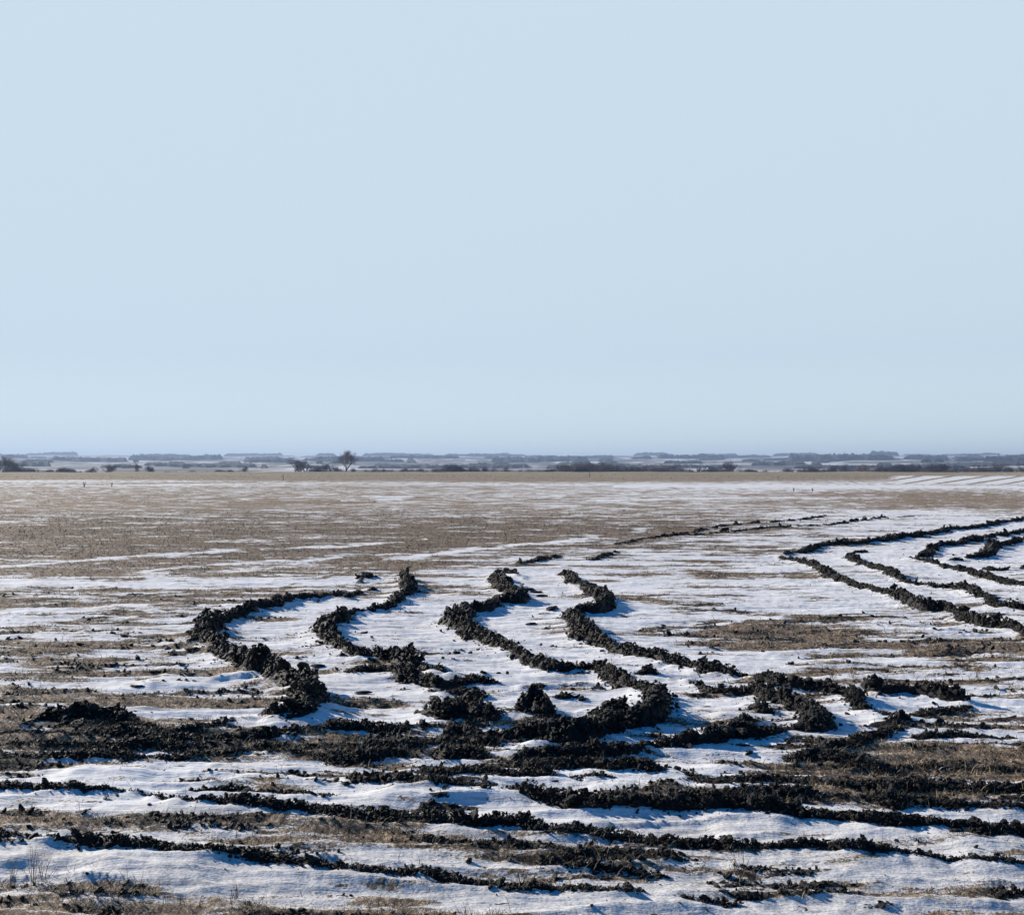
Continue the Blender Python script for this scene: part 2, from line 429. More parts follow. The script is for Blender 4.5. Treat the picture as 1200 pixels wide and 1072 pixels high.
   [(-40,928,.8),(0,932,.9),(50,934,.9),(83,938,.8),(127,938,.7),(160,940,.4),(190,947,.5),(217,951,.8),(267,953,.9),(317,956,1.0),(367,961,1.1),(400,965,1.1),(433,968,1.1),(473,973,1.2),(517,977,1.35),(550,980,1.45),(600,980,1.3),(633,984,1.1),(683,988,1.0),(733,993,.9),(800,998,.9),(850,999,1.15),(893,1003,1.3),(933,1004,.9),(1000,1010,.9),(1067,1015,.9),(1133,1019,.9),(1205,1024,.8),(1240,1027,.8)]),
 ('thin clod line on snow above the long foreground ridge', 0.055, 0.07, .1, [(215,936,.6),(250,934,1),(280,932,1.3),(300,935,.7),(333,937,1),(370,940,1),(405,942,1)]),
 ('front left soil ridge drawing a line down to the right across the nearest snow', 0.065, 0.075, .02,
   [(-40,984,1),(0,990,1.1),(50,995,1.1),(117,1002,1.2),(167,1005,1),(217,1010,1),(267,1015,1),(333,1020,1),(400,1026,.9),(450,1032,1.0),(500,1035,1),(550,1041,.9),(600,1044,.9),(667,1050,.9),(717,1053,.8),(767,1057,.8)]),
 ('scrubby clod line with straw in the foreground middle', 0.055, 0.07, .1,
   [(483,995,.6),(550,998,.6),(600,1002,.8),(650,1007,1),(693,1008,1.2),(733,1012,1),(800,1020,1),(850,1025,1.1),(917,1030,.8)]),
 ('low broken soil streak under the scrubby clod line', 0.04, 0.07, .2, [(550,1021),(600,1026),(650,1028,1.1),(720,1031),(800,1037,.8)]),
 ('low soil streak at the bottom right corner', 0.05, 0.07, .1, [(1105,1053),(1150,1052,1.1),(1205,1057),(1240,1060)]),
 ('dotted soil streak along the bottom edge right of centre', 0.035, 0.06, .35, [(790,1061),(850,1064),(900,1068),(960,1066),(1010,1070)]),
 ('upper clod row of the churned straw band at lower right', 0.09, 0.14, .12, [(850,903,.8),(905,897,1),(960,893,1.4),(985,898,1),(1040,905,.8),(1100,903,.7),(1160,908,.7),(1230,910,.7)]),
 ('middle clod row of the churned straw band at lower right', 0.09, 0.15, .1, [(800,920,.7),(850,924,1),(905,919,1),(960,922,1.2),(1010,930,1.1),(1060,929,1.2),(1110,931,1),(1170,933,1),(1230,935,1)]),
 ('lower clod row of the churned straw band at lower right', 0.09, 0.15, .06, [(810,944,.7),(870,938,1),(930,940,1.1),(990,946,1.0),(1050,946,1.1),(1110,950,1.1),(1170,953,1),(1230,955,1)]),
]

rng = np.random.default_rng(7)

def resample(pts):
    a = []
    for p in pts:
        w = P(p[0], p[1])
        a.append((w[0], w[1], (p[2] if len(p) > 2 else 1.0) ** 1.3))
    a = np.array(a)
    # Catmull-Rom
    out = []
    n = len(a)
    for i in range(n - 1):
        p0 = a[max(i - 1, 0)]; p1 = a[i]; p2 = a[i + 1]; p3 = a[min(i + 2, n - 1)]
        k = max(4, int(np.hypot(*(p2 - p1)[:2]) / 0.022))
        t = np.linspace(0, 1, k, endpoint=False)[:, None]
        l = p1 + (p2 - p1) * t
        c = 0.5 * (2 * p1 + (p2 - p0) * t + (2 * p0 - 5 * p1 + 4 * p2 - p3) * t ** 2 + (3 * p1 - p0 - 3 * p2 + p3) * t ** 3)
        out.append(0.5 * l + 0.5 * c)
    out.append(a[-1:])
    q = np.vstack(out)
    s = np.concatenate([[0], np.cumsum(np.hypot(np.diff(q[:, 0]), np.diff(q[:, 1])))])
    return q, s

RIDGES = [(r[0], r[1] * .88, r[2] * .78, r[3], r[4]) if (r[4][0][0] > 905 and r[4][-1][1] < 760) else r for r in RIDGES]
RIDGES = [r if i not in (6, 8, 13, 20, 22, 23, 24) else (r[0], r[1], r[2], -1, r[4]) for i, r in enumerate(RIDGES)]
RIDGES = [(r[0], r[1] * (.70 if r[4][len(r[4]) // 2][1] < 860 else .60), r[2] * (.76 if r[4][len(r[4]) // 2][1] < 860 else .62), r[3], r[4]) for r in RIDGES]
RP = [resample(r[4]) for r in RIDGES]

# ------------------------------------------------------------------ cover maps of the field
UC = [0, 200, 400, 600, 800, 1000, 1200]
ROWS = [  # v, stubble cover at each column of UC
 (549, 1, 1, 1, 1, 1, 1, 1),
 (561, 1, 1, 1, 1, .95, .9, .6),
 (563.5, .05, .35, .75, .95, .8, .6, .2),
 (566, .55, .5, .3, .35, .3, .3, .3),
 (568, .05, .15, .45, .2, .1, .2, .45),
 (571, .6, .45, .6, .5, .15, .05, .1),
 (575, .55, .5, .5, .45, .3, .4, .3),
 (580, .62, .60, .5, .45, .35, .6, .62),
 (588, .65, .66, .55, .5, .45, .6, .75),
 (596, .68, .68, .6, .55, .5, .5, .72),
 (603, .6, .6, .62, .55, .5, .2, .3),
 (612, .8, .72, .68, .75, .65, .1, .05),
 (622, .85, .82, .8, .9, .75, .12, .05),
 (633, .8, .85, .88, .8, .4, .25, .05),
 (645, .85, .85, .85, .6, .35, .15, .05),
 (655, .6, .8, .6, .35, .2, .05, .05),
 (668, .78, .78, .6, .1, .25, .05, .05),
 (676, .5, .72, .4, .1, .35, .05, .05),
 (685, .15, .35, .3, .08, .1, .05, .05),
 (695, .62, .65, .5, .05, .1, .05, .05),
 (706, .72, .65, .2, .05, .1, .05, .05),
 (716, .45, .3, .0, .0, .15, .12, .05),
 (728, .15, .2, .0, .0, .12, .15, .1),
 (745, .2, .15, .0, .0, .2, .3, .2),
 (758, .6, .1, .0, .0, .1, .3, .3),
 (768, .7, .1, .0, .0, .05, .35, .4),
 (778, .2, .05, .0, .0, .0, .15, .25),
 (800, .35, .2, .0, .1, .0, .2, .2),
 (812, .2, .1, .05, .05, .0, .2, .3),
 (823, .55, .55, .05, .05, .0, .1, .2),
 (834, .2, .1, .05, .1, .0, .0, .15),
 (850, .5, .5, .3, .2, .0, .1, .15),
 (872, .6, .6, .6, .2, .05, .3, .3),
 (890, .5, .5, .5, .2, .1, .5, .6),
 (900, .2, .2, .15, .15, .15, .45, .6),
 (914, .0, .1, .25, .25, .1, .35, .5),
 (928, .05, .05, .35, .1, .2, .6, .6),
 (945, .05, .1, .15, .0, .2, .5, .5),
 (958, .15, .1, .05, .0, .0, .0, .0),
 (970, .38, .32, .15, .05, .05, .05, .0),
 (982, .45, .4, .4, .2, .1, .0, .0),
 (992, .25, .3, .35, .3, .2, .05, .0),
 (1005, .1, .2, .35, .35, .3, .2, .1),
 (1020, .0, .05, .3, .35, .35, .3, .2),
 (1036, .05, .0, .05, .25, .35, .35, .3),
 (1048, .5, .1, .0, .0, .1, .15, .12),
 (1060, .5, .4, .15, .0, .1, .15, .12),
 (1090, .6, .5, .2, .1, .2, .3, .3),
 (1400, .4, .4, .4, .4, .4, .4, .4),
]
RV = np.array([r[0] for r in ROWS], float)
RT = np.array([r[1:] for r in ROWS], float)

# patches: u, v, ru, rv, strength (negative adds snow), of straw
PATCH = [
 (820,713,62,9,.75),(890,745,70,9,.6),(850,752,45,8,.5),(960,741,50,6,.7),(1000,748,40,5,.5),(1110,762,110,8,.55),(1030,762,50,5,.3),
 (1150,778,70,4,.4),(1090,787,120,2,.5),(1050,771,120,2,-.5),(960,788,40,2.5,.6),(930,802,60,5,.5),(860,674,60,4,.8),(735,674,30,4,.6),
 (860,660,70,1.6,.5),(770,700,30,3,.4),(135,733,40,4,.6),(70,765,85,8,.6),(100,797,60,4,.6),(170,825,170,4,.6),
 (225,846,60,5,.7),(370,880,70,6,.8),(460,872,60,5,.6),(520,852,40,6,.5),(1090,897,120,16,.6),(960,905,80,8,.3),
 (470,985,70,8,.25),(640,782,20,4,.5),(150,1062,230,12,.12),(660,970,240,6,-.3),(100,1025,260,12,-.6),
 (1090,806,80,3,.5),(700,640,80,3,.3),(480,655,60,4,.4),(440,664,50,3,.4),
 (860,640,110,3,.35),(980,668,40,2,.3),(1080,580,90,8,.3),(1060,601,100,3,-.4),
 (1060,822,60,10,-1.2),(380,850,40,4,-.3),(45,858,22,5,-1.0),(200,880,40,3,-.6),(215,872,25,3,-.4),(330,890,60,3,-.4),
]
# thin lines of snow (-) or straw (+): width in photograph pixels
LINES = [
 ([(-60,668),(0,665),(90,658),(230,648),(400,640),(500,632)], 1.6, -1.0),
 ([(150,672),(260,662),(400,655)], 1.6, -.7),
 ([(0,650),(60,652)], 1.5, -.5),
 ([(450,656),(540,647),(640,637),(700,631)], 1.8, -.9),
 ([(0,613),(200,613),(400,612)], 1.0, -.35),
 ([(330,588),(440,588)], 1.2, .6), ([(250,591),(420,589)], 1.0, .5),
 ([(425,582),(485,583)], 1.2, -.4), ([(400,588),(470,585)],1.2,-.6),
 ([(720,570),(900,569),(1200,571)], .9, -.8),
 ([(700,587),(830,584),(930,583)], 1.0, -.5),([(940,584),(1050,583)], 1.3, -.5),
 ([(300,633),(420,627),(500,631)], 1.2, -.4), ([(240,635),(300,632)],1.2,-.6),
 ([(740,622),(780,621)], 1.2, -.5),
 ([(430,668),(400,675),(330,690)], 1.5, .5),
 ([(0,686),(200,684),(300,682),(390,684)], 3.0, -.8),
 ([(-40,568.6),(120,567.5),(300,564.5)], .5, .8),
 ([(750,740),(860,735),(980,722)], 1.5, .5),
 ([(800,775),(900,770),(1000,773)], 3.0, -.5),
 ([(900,790),(1000,785),(1080,782)], 1.3, .6),
 ([(1080,875),(1140,877),(1200,872)], 1.5, .5),
 ([(0,830),(60,832),(200,836),(330,836)], 3.0, -.8),
]
# bare black earth (dirt): u, v, ru, rv, strength
DIRT = [
 (120,856,120,5,.5),(200,878,290,15,.55),(60,880,120,16,.2),(430,866,90,9,.45),(560,866,80,9,.5),(480,886,120,10,.5),(640,880,130,7,.4),
 (340,848,40,5,.3),(560,893,90,8,.45),(1010,925,210,8,.42),(1000,945,220,8,.42),(960,900,100,7,.3),(880,920,60,8,.3),
 (560,838,60,10,.3),(500,920,110,8,.4),(690,905,80,6,.3),(900,842,50,14,.4),(1130,938,100,14,.3),
 (340,980,110,4,.4),(180,976,150,3,.35),(60,985,80,6,.3),(420,1002,90,6,.35),(680,1018,150,10,.42),(880,1036,170,14,.3),(130,700,190,9,.42),(560,838,50,10,.3),
 (850,618,130,3,.25),(940,612,60,2,.3),(470,664,60,2,.3),(520,626,120,2,.25),(760,617,120,2,.3),
 (300,1008,120,5,.2),(1020,1040,190,14,.16),(230,1040,200,6,.0),
]

def seg_dist(u, v, pts):
    d = np.full(u.shape, 1e9)
    for a, b in zip(pts[:-1], pts[1:]):
        ax, ay = a; bx, by = b
        t = np.clip(((u - ax) * (bx - ax) + (v - ay) * (by - ay)) / ((bx - ax) ** 2 + (by - ay) ** 2 + 1e-9), 0, 1)
        d = np.minimum(d, np.hypot(u - ax - t * (bx - ax), v - ay - t * (by - ay)))
    return d

def cover(x, y):
    """straw and bare-earth cover (0..1) of the field at ground points"""
    u, v = Q(x, y)
    uw = u + 14 * fbm(x * .5, y * .35, 2, 5)
    vw = v + np.clip((v - 549) * .05, 0.3, 9) * fbm(x * .8, y * .5, 3, 9)
    vw = vw + 1.3 * sstep(556, 562, v) * (1 - sstep(575, 600, v)) * fbm(x * .07, y * .012, 3, 11)
    uu = np.clip(uw, 0, 1200) / 200.0
    k = np.minimum(uu.astype(int), 5); fu = uu - k
    idx = np.clip(np.searchsorted(RV, vw) - 1, 0, len(RV) - 2)
    fv = np.clip((vw - RV[idx]) / (RV[idx + 1] - RV[idx]), 0, 1)
    c = (RT[idx, k] * (1 - fu) + RT[idx, k + 1] * fu) * (1 - fv) + (RT[idx + 1, k] * (1 - fu) + RT[idx + 1, k + 1] * fu) * fv
    for (pu, pv, ru, rv, s) in PATCH:
        q = ((uw - pu) / ru) ** 2 + ((vw - pv) / rv) ** 2
        c = c + s * .85 * np.exp(-q * .9)
    for pts, w, s in LINES:
        c = c + s * np.clip(.75 + .9 * fbm(x * .8, y * .3, 3, 12), .1, 1.2) * np.exp(-(seg_dist(u, v + .8 * (vw - v), pts) / w) ** 2)
    # far right: bright diagonal snow stripes
    m = sstep(1035, 1060, u) * sstep(557, 558.5, v) * (1 - sstep(566, 568, v))
    st = 0.5 + 0.5 * np.cos(2 * math.pi * (u + (v - 560) * 6.2 + 14 * gnoise(u / 60., v * 0 + 1.5, 7)) / 38.0)
    c = c * (1 - m) + m * (0.85 * sstep(.72, .95, st))
    n = fbm(x * .75, y * 2.0, 4, 21) * .70 + fbm(x * .22, y * .55, 3, 31) * .5
    c = c + (.07 + .10 * sstep(420, 60, u) + .10 * sstep(760, 1000, u)) * sstep(690, 730, v) * (1 - sstep(930, 960, v))
    c = c + .10 * sstep(560, 572, v) * (1 - sstep(650, 700, v)) * sstep(.2, .5, c)
    far = sstep(90, 260, y)
    st1 = gnoise(x * .35 + 4, y * 2.6 + .5 * gnoise(x * .5, y * .5, 33), 35)
    st2 = gnoise(x * .9 + 4, y * 6.5 + .5 * gnoise(x * .8, y * .8, 36), 37)
    stn = np.maximum(sstep(.24, .7, st1 + .35 * n), .9 * sstep(.30, .7, st2 + .3 * n))
    nr_ = sstep(640, 720, v)
    st3 = gnoise(x * .75 + 9, y * 6.0 + .8 * gnoise(x * .6, y * .8, 38), 39) + .6 * gnoise(x * 1.7, y * 13.0 + .8 * gnoise(x * .9, y * .8, 40), 41)
    c = c + nr_ * .55 * st3 * sstep(.08, .35, c)
    s = np.clip(c + n * (1 - .6 * far) * 1.15 * sstep(0.0, .2, c) + .45 * st1 * sstep(.05, .3, c) + .54 * stn * (1 - sstep(.25, .6, c)), 0, 1)
    d = np.zeros_like(u)
    for (pu, pv, ru, rv, st_) in DIRT:
        q = ((uw - pu) / ru) ** 2 + ((vw - pv) / rv) ** 2
        d = d + st_ * np.exp(-q * q * .7)
    d = np.maximum(d, (.40 + .16 * fbm(x * .9, y * 1.8, 2, 45)) * sstep(.25, .6, s) * sstep(670, 720, v))
    d = d + nr_ * .35 * st3 * sstep(.1, .35, d) - 1.2 * np.exp(-(((u - 1062) / 42) ** 2 + ((v - 829) / 7) ** 2) ** 2)
    fl = gnoise(x * 1.3 + 2, y * 8.0 + .9 * gnoise(x * .9, y * 1.1, 46), 47) + .5 * gnoise(x * 3.1, y * 15.0, 48) + .35 * gnoise(x * .3, y * .8, 49)
    d = d + .62 * sstep(.44, .80, fl) * sstep(670, 760, v) * (1 - .25 * sstep(960, 1000, v))
    d = np.clip(np.clip(d, 0, .58) * .9 + .55 * fbm(x * 1.6, y * 2.2, 3, 41) * sstep(.02, .3, d), 0, 1)
    near = sstep(905, 1010, v) * (1 - .35 * sstep(1080, 1300, v))
    g = np.clip(near * .85 + .35 * fbm(x * .6, y * 1.0, 3, 51) + .5 * s + .35 * sstep(700, 560, v), 0, 1)
    return s, d, g

LIPS = [([(400,947),(480,945),(540,943),(625,947)], .045), ([(60,1036),(180,1040),(280,1036)], .035), ([(40,924),(110,920),(180,921)], .03),
        ([(-90,1024),(0,1024),(60,1020)], .03), ([(820,985),(880,990),(950,988)], .03), ([(235,801),(280,799),(312,799)], .06),
        ([(1120,1030),(1180,1027),(1260,1028)], .03), ([(150,806),(200,806),(250,808)], .035), ([(670,934),(740,940),(820,941)], .025),
        ([(10,965),(120,962),(240,968)], .02), ([(640,1062),(750,1066),(860,1072)], .02), ([(975,975),(1080,990),(1190,1002)], .03)]

def brown(x, y):
    u, v = Q(x, y)
    b = np.interp(v, [552, 562, 575, 598, 607, 650, 665, 690, 712, 800, 1072], [.0, .1, .0, .15, .75, .85, .5, .7, .4, .25, .3])
    return np.clip(b + .45 * fbm(x * .05, y * .22, 4, 181) + .25 * fbm(x * .5, y * 1.5, 2, 183), 0, 1)

# ground relief -------------------------------------------------------------
def relief(x, y):
    r = np.hypot(x, y)
    a = 1 - .85 * sstep(30, 200, r)
    z = .030 * fbm(x * .7, y * 1.5, 4, 61)
    z = z + .05 * fbm(x * .16, y * .22, 2, 71)
    # wind-cut steps in the snow
    w = gnoise(x * .55, y * 3.2 + .6 * gnoise(x * .7, y * .7, 84), 81)
    z = z + .034 * (1 - np.abs(w)) ** 3
    w2 = gnoise(x * 1.3, y * 7.0 + .5 * gnoise(x * 1.1, y * 1.1, 86), 87)
    z = z + .010 * (1 - np.abs(w2)) ** 2 * (1 - sstep(16, 30, r))
    z = z + .009 * fbm(x * 7, y * 9, 3, 91) * (1 - sstep(20, 45, r))
    for pts, h in LIPS:
        px_, py_ = np.array([P(*p) for p in pts]).T
        yl = np.interp(x, px_, py_) + .05 * gnoise(x * 2.2, x * 0 + 3.1, 97)
        dy = y - yl; L = px_[-1] - px_[0]
        e = sstep(px_[0], px_[0] + .3 * L, x) * sstep(-px_[-1], -px_[-1] + .3 * L, -x)
        z = z + h * e * np.where(dy > 0, np.exp(-(dy / .55) ** 2), np.exp(-(dy / .07) ** 2)) / a
    return z * a + .65 * sstep(200, 500, r) * fbm(x * .03, y * .01, 3, 95)

BU = []
def build_ground():
    ang = np.concatenate([np.linspace(-math.pi, R(-36), 50, endpoint=False),
                          np.linspace(R(-36), R(-29.5), 60, endpoint=False),
                          np.linspace(R(-29.5), R(29.5), 1180, endpoint=False),
                          np.linspace(R(29.5), R(36), 60, endpoint=False),
                          np.linspace(R(36), math.pi, 50, endpoint=False)])
    rad = np.concatenate([[.02, .7, 1.4, 2.1, 2.8, 3.5], np.geomspace(4.1, 60, 720, endpoint=False),
                          np.geomspace(60, 735, 300), [760, 800, 1000, 16000]])
    A, RR = np.meshgrid(ang, rad)
    X = RR * np.sin(A); Y = RR * np.cos(A)
    nr, na = X.shape
    x = X.ravel(); y = Y.ravel()
    s, d, g = cover(x, y)
    z = relief(x, y)
    # banks: the snow rises a little against each ridge and is churned beside it
    bank = np.zeros_like(x); dn = np.zeros_like(x)
    for (lab, hh, ww, gap, pts), (q, sl) in zip(RIDGES, RP):
        qq = q[::9]
        x0, x1, y0, y1 = qq[:, 0].min() - 1.2, qq[:, 0].max() + 1.2, qq[:, 1].min() - 1.2, qq[:, 1].max() + 1.2
        sel = np.where((x > x0) & (x < x1) & (y > y0) & (y < y1))[0]
        if not len(sel): continue
        dm = np.full(len(sel), 9.0)
        xs, ys = x[sel], y[sel]
        for k in range(0, len(qq), 1):
            near = (np.abs(ys - qq[k, 1]) < .9)
            if not near.any(): continue
            dm[near] = np.minimum(dm[near], np.hypot(xs[near] - qq[k, 0], ys[near] - qq[k, 1]) / (max(qq[k, 2], .5)))
        b = hh * np.exp(-(dm / (ww * 1.9)) ** 2)
        bank[sel] = np.maximum(bank[sel], b)
        dn[sel] = np.maximum(dn[sel], .46 * np.exp(-(dm / (ww * 1.5 + .03)) ** 2))
    z = z + .30 * bank
    d = np.clip(np.maximum(d, dn), 0, 1)
    # straw and earth stand a little proud / rougher
    z = z + s * .012 * (fbm(x * 5, y * 5, 2, 101)) + d * .035 * np.abs(fbm(x * 4, y * 5, 3, 111)) * (1 - sstep(20, 60, np.hypot(x, y)))
    r = np.hypot(x, y)
    z = np.where(r > 740, -1.0 - (r - 740) * .03, z); z = np.where(r > 900, -9.0, z); z = np.where(r > 5000, -30, z)
    far = sstep(130, 380, r)
    i = np.arange(nr - 1)[:, None] * na; j = np.arange(na)[None, :]
    j2 = (j + 1) % na
    f = np.stack([i + j, i + j2, i + na + j2, i + na + j], -1).reshape(-1, 4)
    o = make_mesh('ground', np.stack([x, y, z], 1), f[:, ::-1], M_GROUND, smooth=True,
                  attrs={'stub': s, 'dirt': d, 'grime': g, 'far': far, 'brown': brown(x, y)})
    tag(o, kind='structure')
    return ang, rad, z.reshape(nr, na)

ANG, RAD, ZG = build_ground()

def gz(x, y):
    """height of the built ground"""
    x = np.asarray(x, float); y = np.asarray(y, float)
    a = np.arctan2(x, y); r = np.hypot(x, y)
    ia = np.clip(np.searchsorted(ANG, a) - 1, 0, len(ANG) - 2)
    ir = np.clip(np.searchsorted(RAD, r) - 1, 0, len(RAD) - 2)
    fa = np.clip((a - ANG[ia]) / (ANG[ia + 1] - ANG[ia]), 0, 1); fr = np.clip((r - RAD[ir]) / (RAD[ir + 1] - RAD[ir]), 0, 1)
    return (ZG[ir, ia] * (1 - fa) + ZG[ir, ia + 1] * fa) * (1 - fr) + (ZG[ir + 1, ia] * (1 - fa) + ZG[ir + 1, ia + 1] * fa) * fr

# ------------------------------------------------------------------ clods
def ico(sub):
    t = (1 + 5 ** .5) / 2
    v = [(-1, t, 0), (1, t, 0), (-1, -t, 0), (1, -t, 0), (0, -1, t), (0, 1, t), (0, -1, -t), (0, 1, -t), (t, 0, -1), (t, 0, 1), (-t, 0, -1), (-t, 0, 1)]
    f = [(0, 11, 5), (0, 5, 1), (0, 1, 7), (0, 7, 10), (0, 10, 11), (1, 5, 9), (5, 11, 4), (11, 10, 2), (10, 7, 6), (7, 1, 8), (3, 9, 4), (3, 4, 2), (3, 2, 6), (3, 6, 8), (3, 8, 9), (4, 9, 5), (2, 4, 11), (6, 2, 10), (8, 6, 7), (9, 8, 1)]
    v = [np.array(p) / np.linalg.norm(p) for p in v]
    for _ in range(sub):
        mid = {}; nf = []
        def m(a, b):
            k = (min(a, b), max(a, b))
            if k not in mid:
                p = v[a] + v[b]; v.append(p / np.linalg.norm(p)); mid[k] = len(v) - 1
            return mid[k]
        for a, b, c in f:
            ab, bc, ca = m(a, b), m(b, c), m(c, a)
            nf += [(a, ab, ca), (b, bc, ab), (c, ca, bc), (ab, bc, ca)]
        f = nf
    return np.array(v), np.array(f)

def clod_set(sub, n, rough):
    V, Fc = ico(sub)
    out = []
    for k in range(n):
        d = rng.normal(size=(11, 3)); d /= np.linalg.norm(d, axis=1)[:, None]
        c = rng.uniform(.52, .95, 11)
        dots = V @ d.T
        lim = np.where(dots > .05, c / np.maximum(dots, .05), 9).min(1)
        r = np.minimum(1.0, lim)
        r = r * (1 + rough * rng.normal(size=len(V)))
        out.append(V * r[:, None] * np.array([1.25, rng.uniform(.55, 1), rng.uniform(.4, .85)]))
    return np.array(out), Fc
CL2 = clod_set(2, 14, .10)
CL1 = clod_set(1, 14, .17)

def rot_mats(n):
    q = rng.normal(size=(n, 4)); q /= np.linalg.norm(q, axis=1)[:, None]
    w, x, y, z = q.T
    return np.stack([np.stack([1 - 2 * (y * y + z * z), 2 * (x * y - z * w), 2 * (x * z + y * w)], -1),
                     np.stack([2 * (x * y + z * w), 1 - 2 * (x * x + z * z), 2 * (y * z - x * w)], -1),
                     np.stack([2 * (x * z - y * w), 2 * (y * z + x * w), 1 - 2 * (x * x + y * y)], -1)], 1)

def clods(pos, size, fine):
    S, Fc = CL2 if fine else CL1
    n = len(pos)
    if n == 0: return np.zeros((0, 3)), np.zeros((0, 3), int)
    k = rng.integers(0, len(S), n)
    V = np.einsum('nij,nvj->nvi', rot_mats(n), S[k]) * size[:, None, None]
    V[:, :, 2] *= rng.uniform(.7, 1.1, n)[:, None]
    V = V + pos[:, None, :]
    Fo = Fc[None] + (np.arange(n) * S.shape[1])[:, None, None]
    return V.reshape(-1, 3), Fo.reshape(-1, 3)

NTUFT = []
def build_ridge(i, lab, hh, ww, gap, q, s):
    L = s[-1]
    seed = 200 + i * 7
    dist = np.hypot(q[:, 0], q[:, 1]).mean()
    # envelope along the path
    def env(t):
        zz = np.zeros_like(t)
        e = .66 + .50 * (gnoise(t * 1.9 + 3, zz + .5, seed)) + .5 * np.maximum(0, gnoise(t * 4.5, zz + 9.5, seed + 1)) + .28
        e = np.clip(e, .3, 1.3)
        if gap >= 0:
            g = gnoise(t * 1.9, zz + 4.4, seed + 2)
            k = sstep(-.75 + gap * 2.2, -.45 + gap * 2.4, g)
            e = e * (k if gap > .04 else .72 + .28 * k)
            e = np.where(e < .12, 0, e)
        tp = max(.18, min(.06 * L, .4))
        return e * sstep(0, tp, t + .05) * sstep(0, tp, L - t + .05)
    tx = np.gradient(q[:, 0]); ty = np.gradient(q[:, 1]); tl = np.hypot(tx, ty) + 1e-9
    tx /= tl; ty /= tl
    wv = 1 + .45 * gnoise(s * 2.3, s * 0 + 7.7, seed + 11)
    # lateral wander
    wob = (.10 * gnoise(s * 1.1, s * 0 + 2.2, seed + 3) + .07 * gnoise(s * 3.7, s * 0 + 5.2, seed + 4)) * (ww / .13)
    cx = q[:, 0] - ty * wob; cy = q[:, 1] + tx * wob
    # core
    K = 21 if dist < 22 else 13
    step = max(1, int(.035 / .04))
    es = env(s) * q[:, 2]
    lat = np.linspace(-1.25, 1.25, K)
    X = cx[:, None] - ty[:, None] * lat[None] * (ww * wv)[:, None] * (.30 + .70 * es[:, None]); Y = cy[:, None] + tx[:, None] * lat[None] * (ww * wv)[:, None] * (.30 + .70 * es[:, None])
    prof = np.clip(1 - np.abs(lat) ** 1.6, -.35, 1)
    n3 = np.abs(fbm(X * 8, Y * 8, 3, seed + 5, .5)) * 1.7
    n3 = n3 + .22 * (1 - np.abs(gnoise(X * 13, Y * 13, seed + 6))) ** 2
    X = X + .02 * gnoise(X * 24, Y * 24, seed + 8); Y = Y + .02 * gnoise(X * 24, Y * 24, seed + 9)
    Z = gz(X, Y) + hh * es[:, None] * (prof[None] * np.minimum(.30 + .75 * n3, .95)) - .012 - (es[:, None] < .15) * .06
    Z[:, 0] -= .06; Z[:, -1] -= .06
    nn = len(cx)
    a = np.arange(nn - 1)[:, None] * K + np.arange(K - 1)[None]
    fc = np.stack([a, a + 1, a + K + 1, a + K], -1).reshape(-1, 4)
    V = [np.stack([X, Y, Z], -1).reshape(-1, 3)]; off = nn * K
    FT = []
    # clods
    px = dist / F / 0.853
    base = max(.25 * hh, .019, 1.7 * px)
    lens = L
    for fine, sz, dens in ((True, base * 1.8, .22), (True, base, .6), (False, base * .55, 1.9)):
        n = int(min(6000, dens * lens * (2.0 * ww) / (sz * sz) * .42))
        if n < 3: continue
        if dist > 12.5: fine = False
        t = rng.uniform(0, L, n)
        e = env(t) * np.interp(t, s, q[:, 2])
        keep = rng.uniform(0, 1, n) < np.clip(e * 1.5, 0, 1)
        t = t[keep]; e = e[keep]; n = len(t)
        l = np.clip(rng.normal(0, .55, n), -1.5, 1.5)
        size = sz * np.minimum(np.exp(rng.normal(-.05, .48, n)), 2.0) * np.clip(.6 + .4 * e, .4, 1.2)
        ux = np.interp(t, s, tx); uy = np.interp(t, s, ty)
        w = ww * (.30 + .70 * e) * np.interp(t, s, wv)
        x = np.interp(t, s, cx) - uy * l * w; y = np.interp(t, s, cy) + ux * l * w
        pr = np.clip(1 - np.abs(l / 1.3) ** 1.7, 0, 1)
        z = gz(x, y) + hh * e * pr * rng.uniform(.25, .85, n) + size * .2 - .01
        v, f = clods(np.stack([x, y, z], 1), size * .62, fine)
        V.append(v); FT.append(f + off); off += len(v)
        kk = rng.uniform(0, 1, n) < (.10 if dist < 22 else .04)
        NTUFT.append(np.stack([x, y, z + size * .35], 1)[kk])
    # crumbs thrown beside the ridge
    n = int(min(900, lens * 22))
    t = rng.uniform(0, L, n); e = env(t)
    l = rng.normal(0, 1.6, n); ux = np.interp(t, s, tx); uy = np.interp(t, s, ty)
    sz = base * .26 * np.exp(rng.normal(0, .4, n))
    x = np.interp(t, s, cx) - uy * l * ww; y = np.interp(t, s, cy) + ux * l * ww
    k = (e > .1)
    v, f = clods(np.stack([x, y, gz(x, y) + sz * .2], 1)[k], sz[k], False)
    V.append(v); FT.append(f + off)
    V = np.concatenate(V); base_pt = np.array([cx[nn // 2], cy[nn // 2], 0.0])
    o = make_mesh('soil_ridge', V - base_pt, [fc] + FT, M_SOIL, smooth=False)
    o.location = base_pt
    tag(o, lab, 'soil ridge', 'ridges of ploughed black earth across the snow')
    return o

nclod = 0
for i, ((lab, hh, ww, gap, pts), (q, s)) in enumerate(zip(RIDGES, RP)):
    o = build_ridge(i, lab, hh, ww, gap, q, s)
    nclod += len(o.data.polygons)
print('ridge faces', nclod)

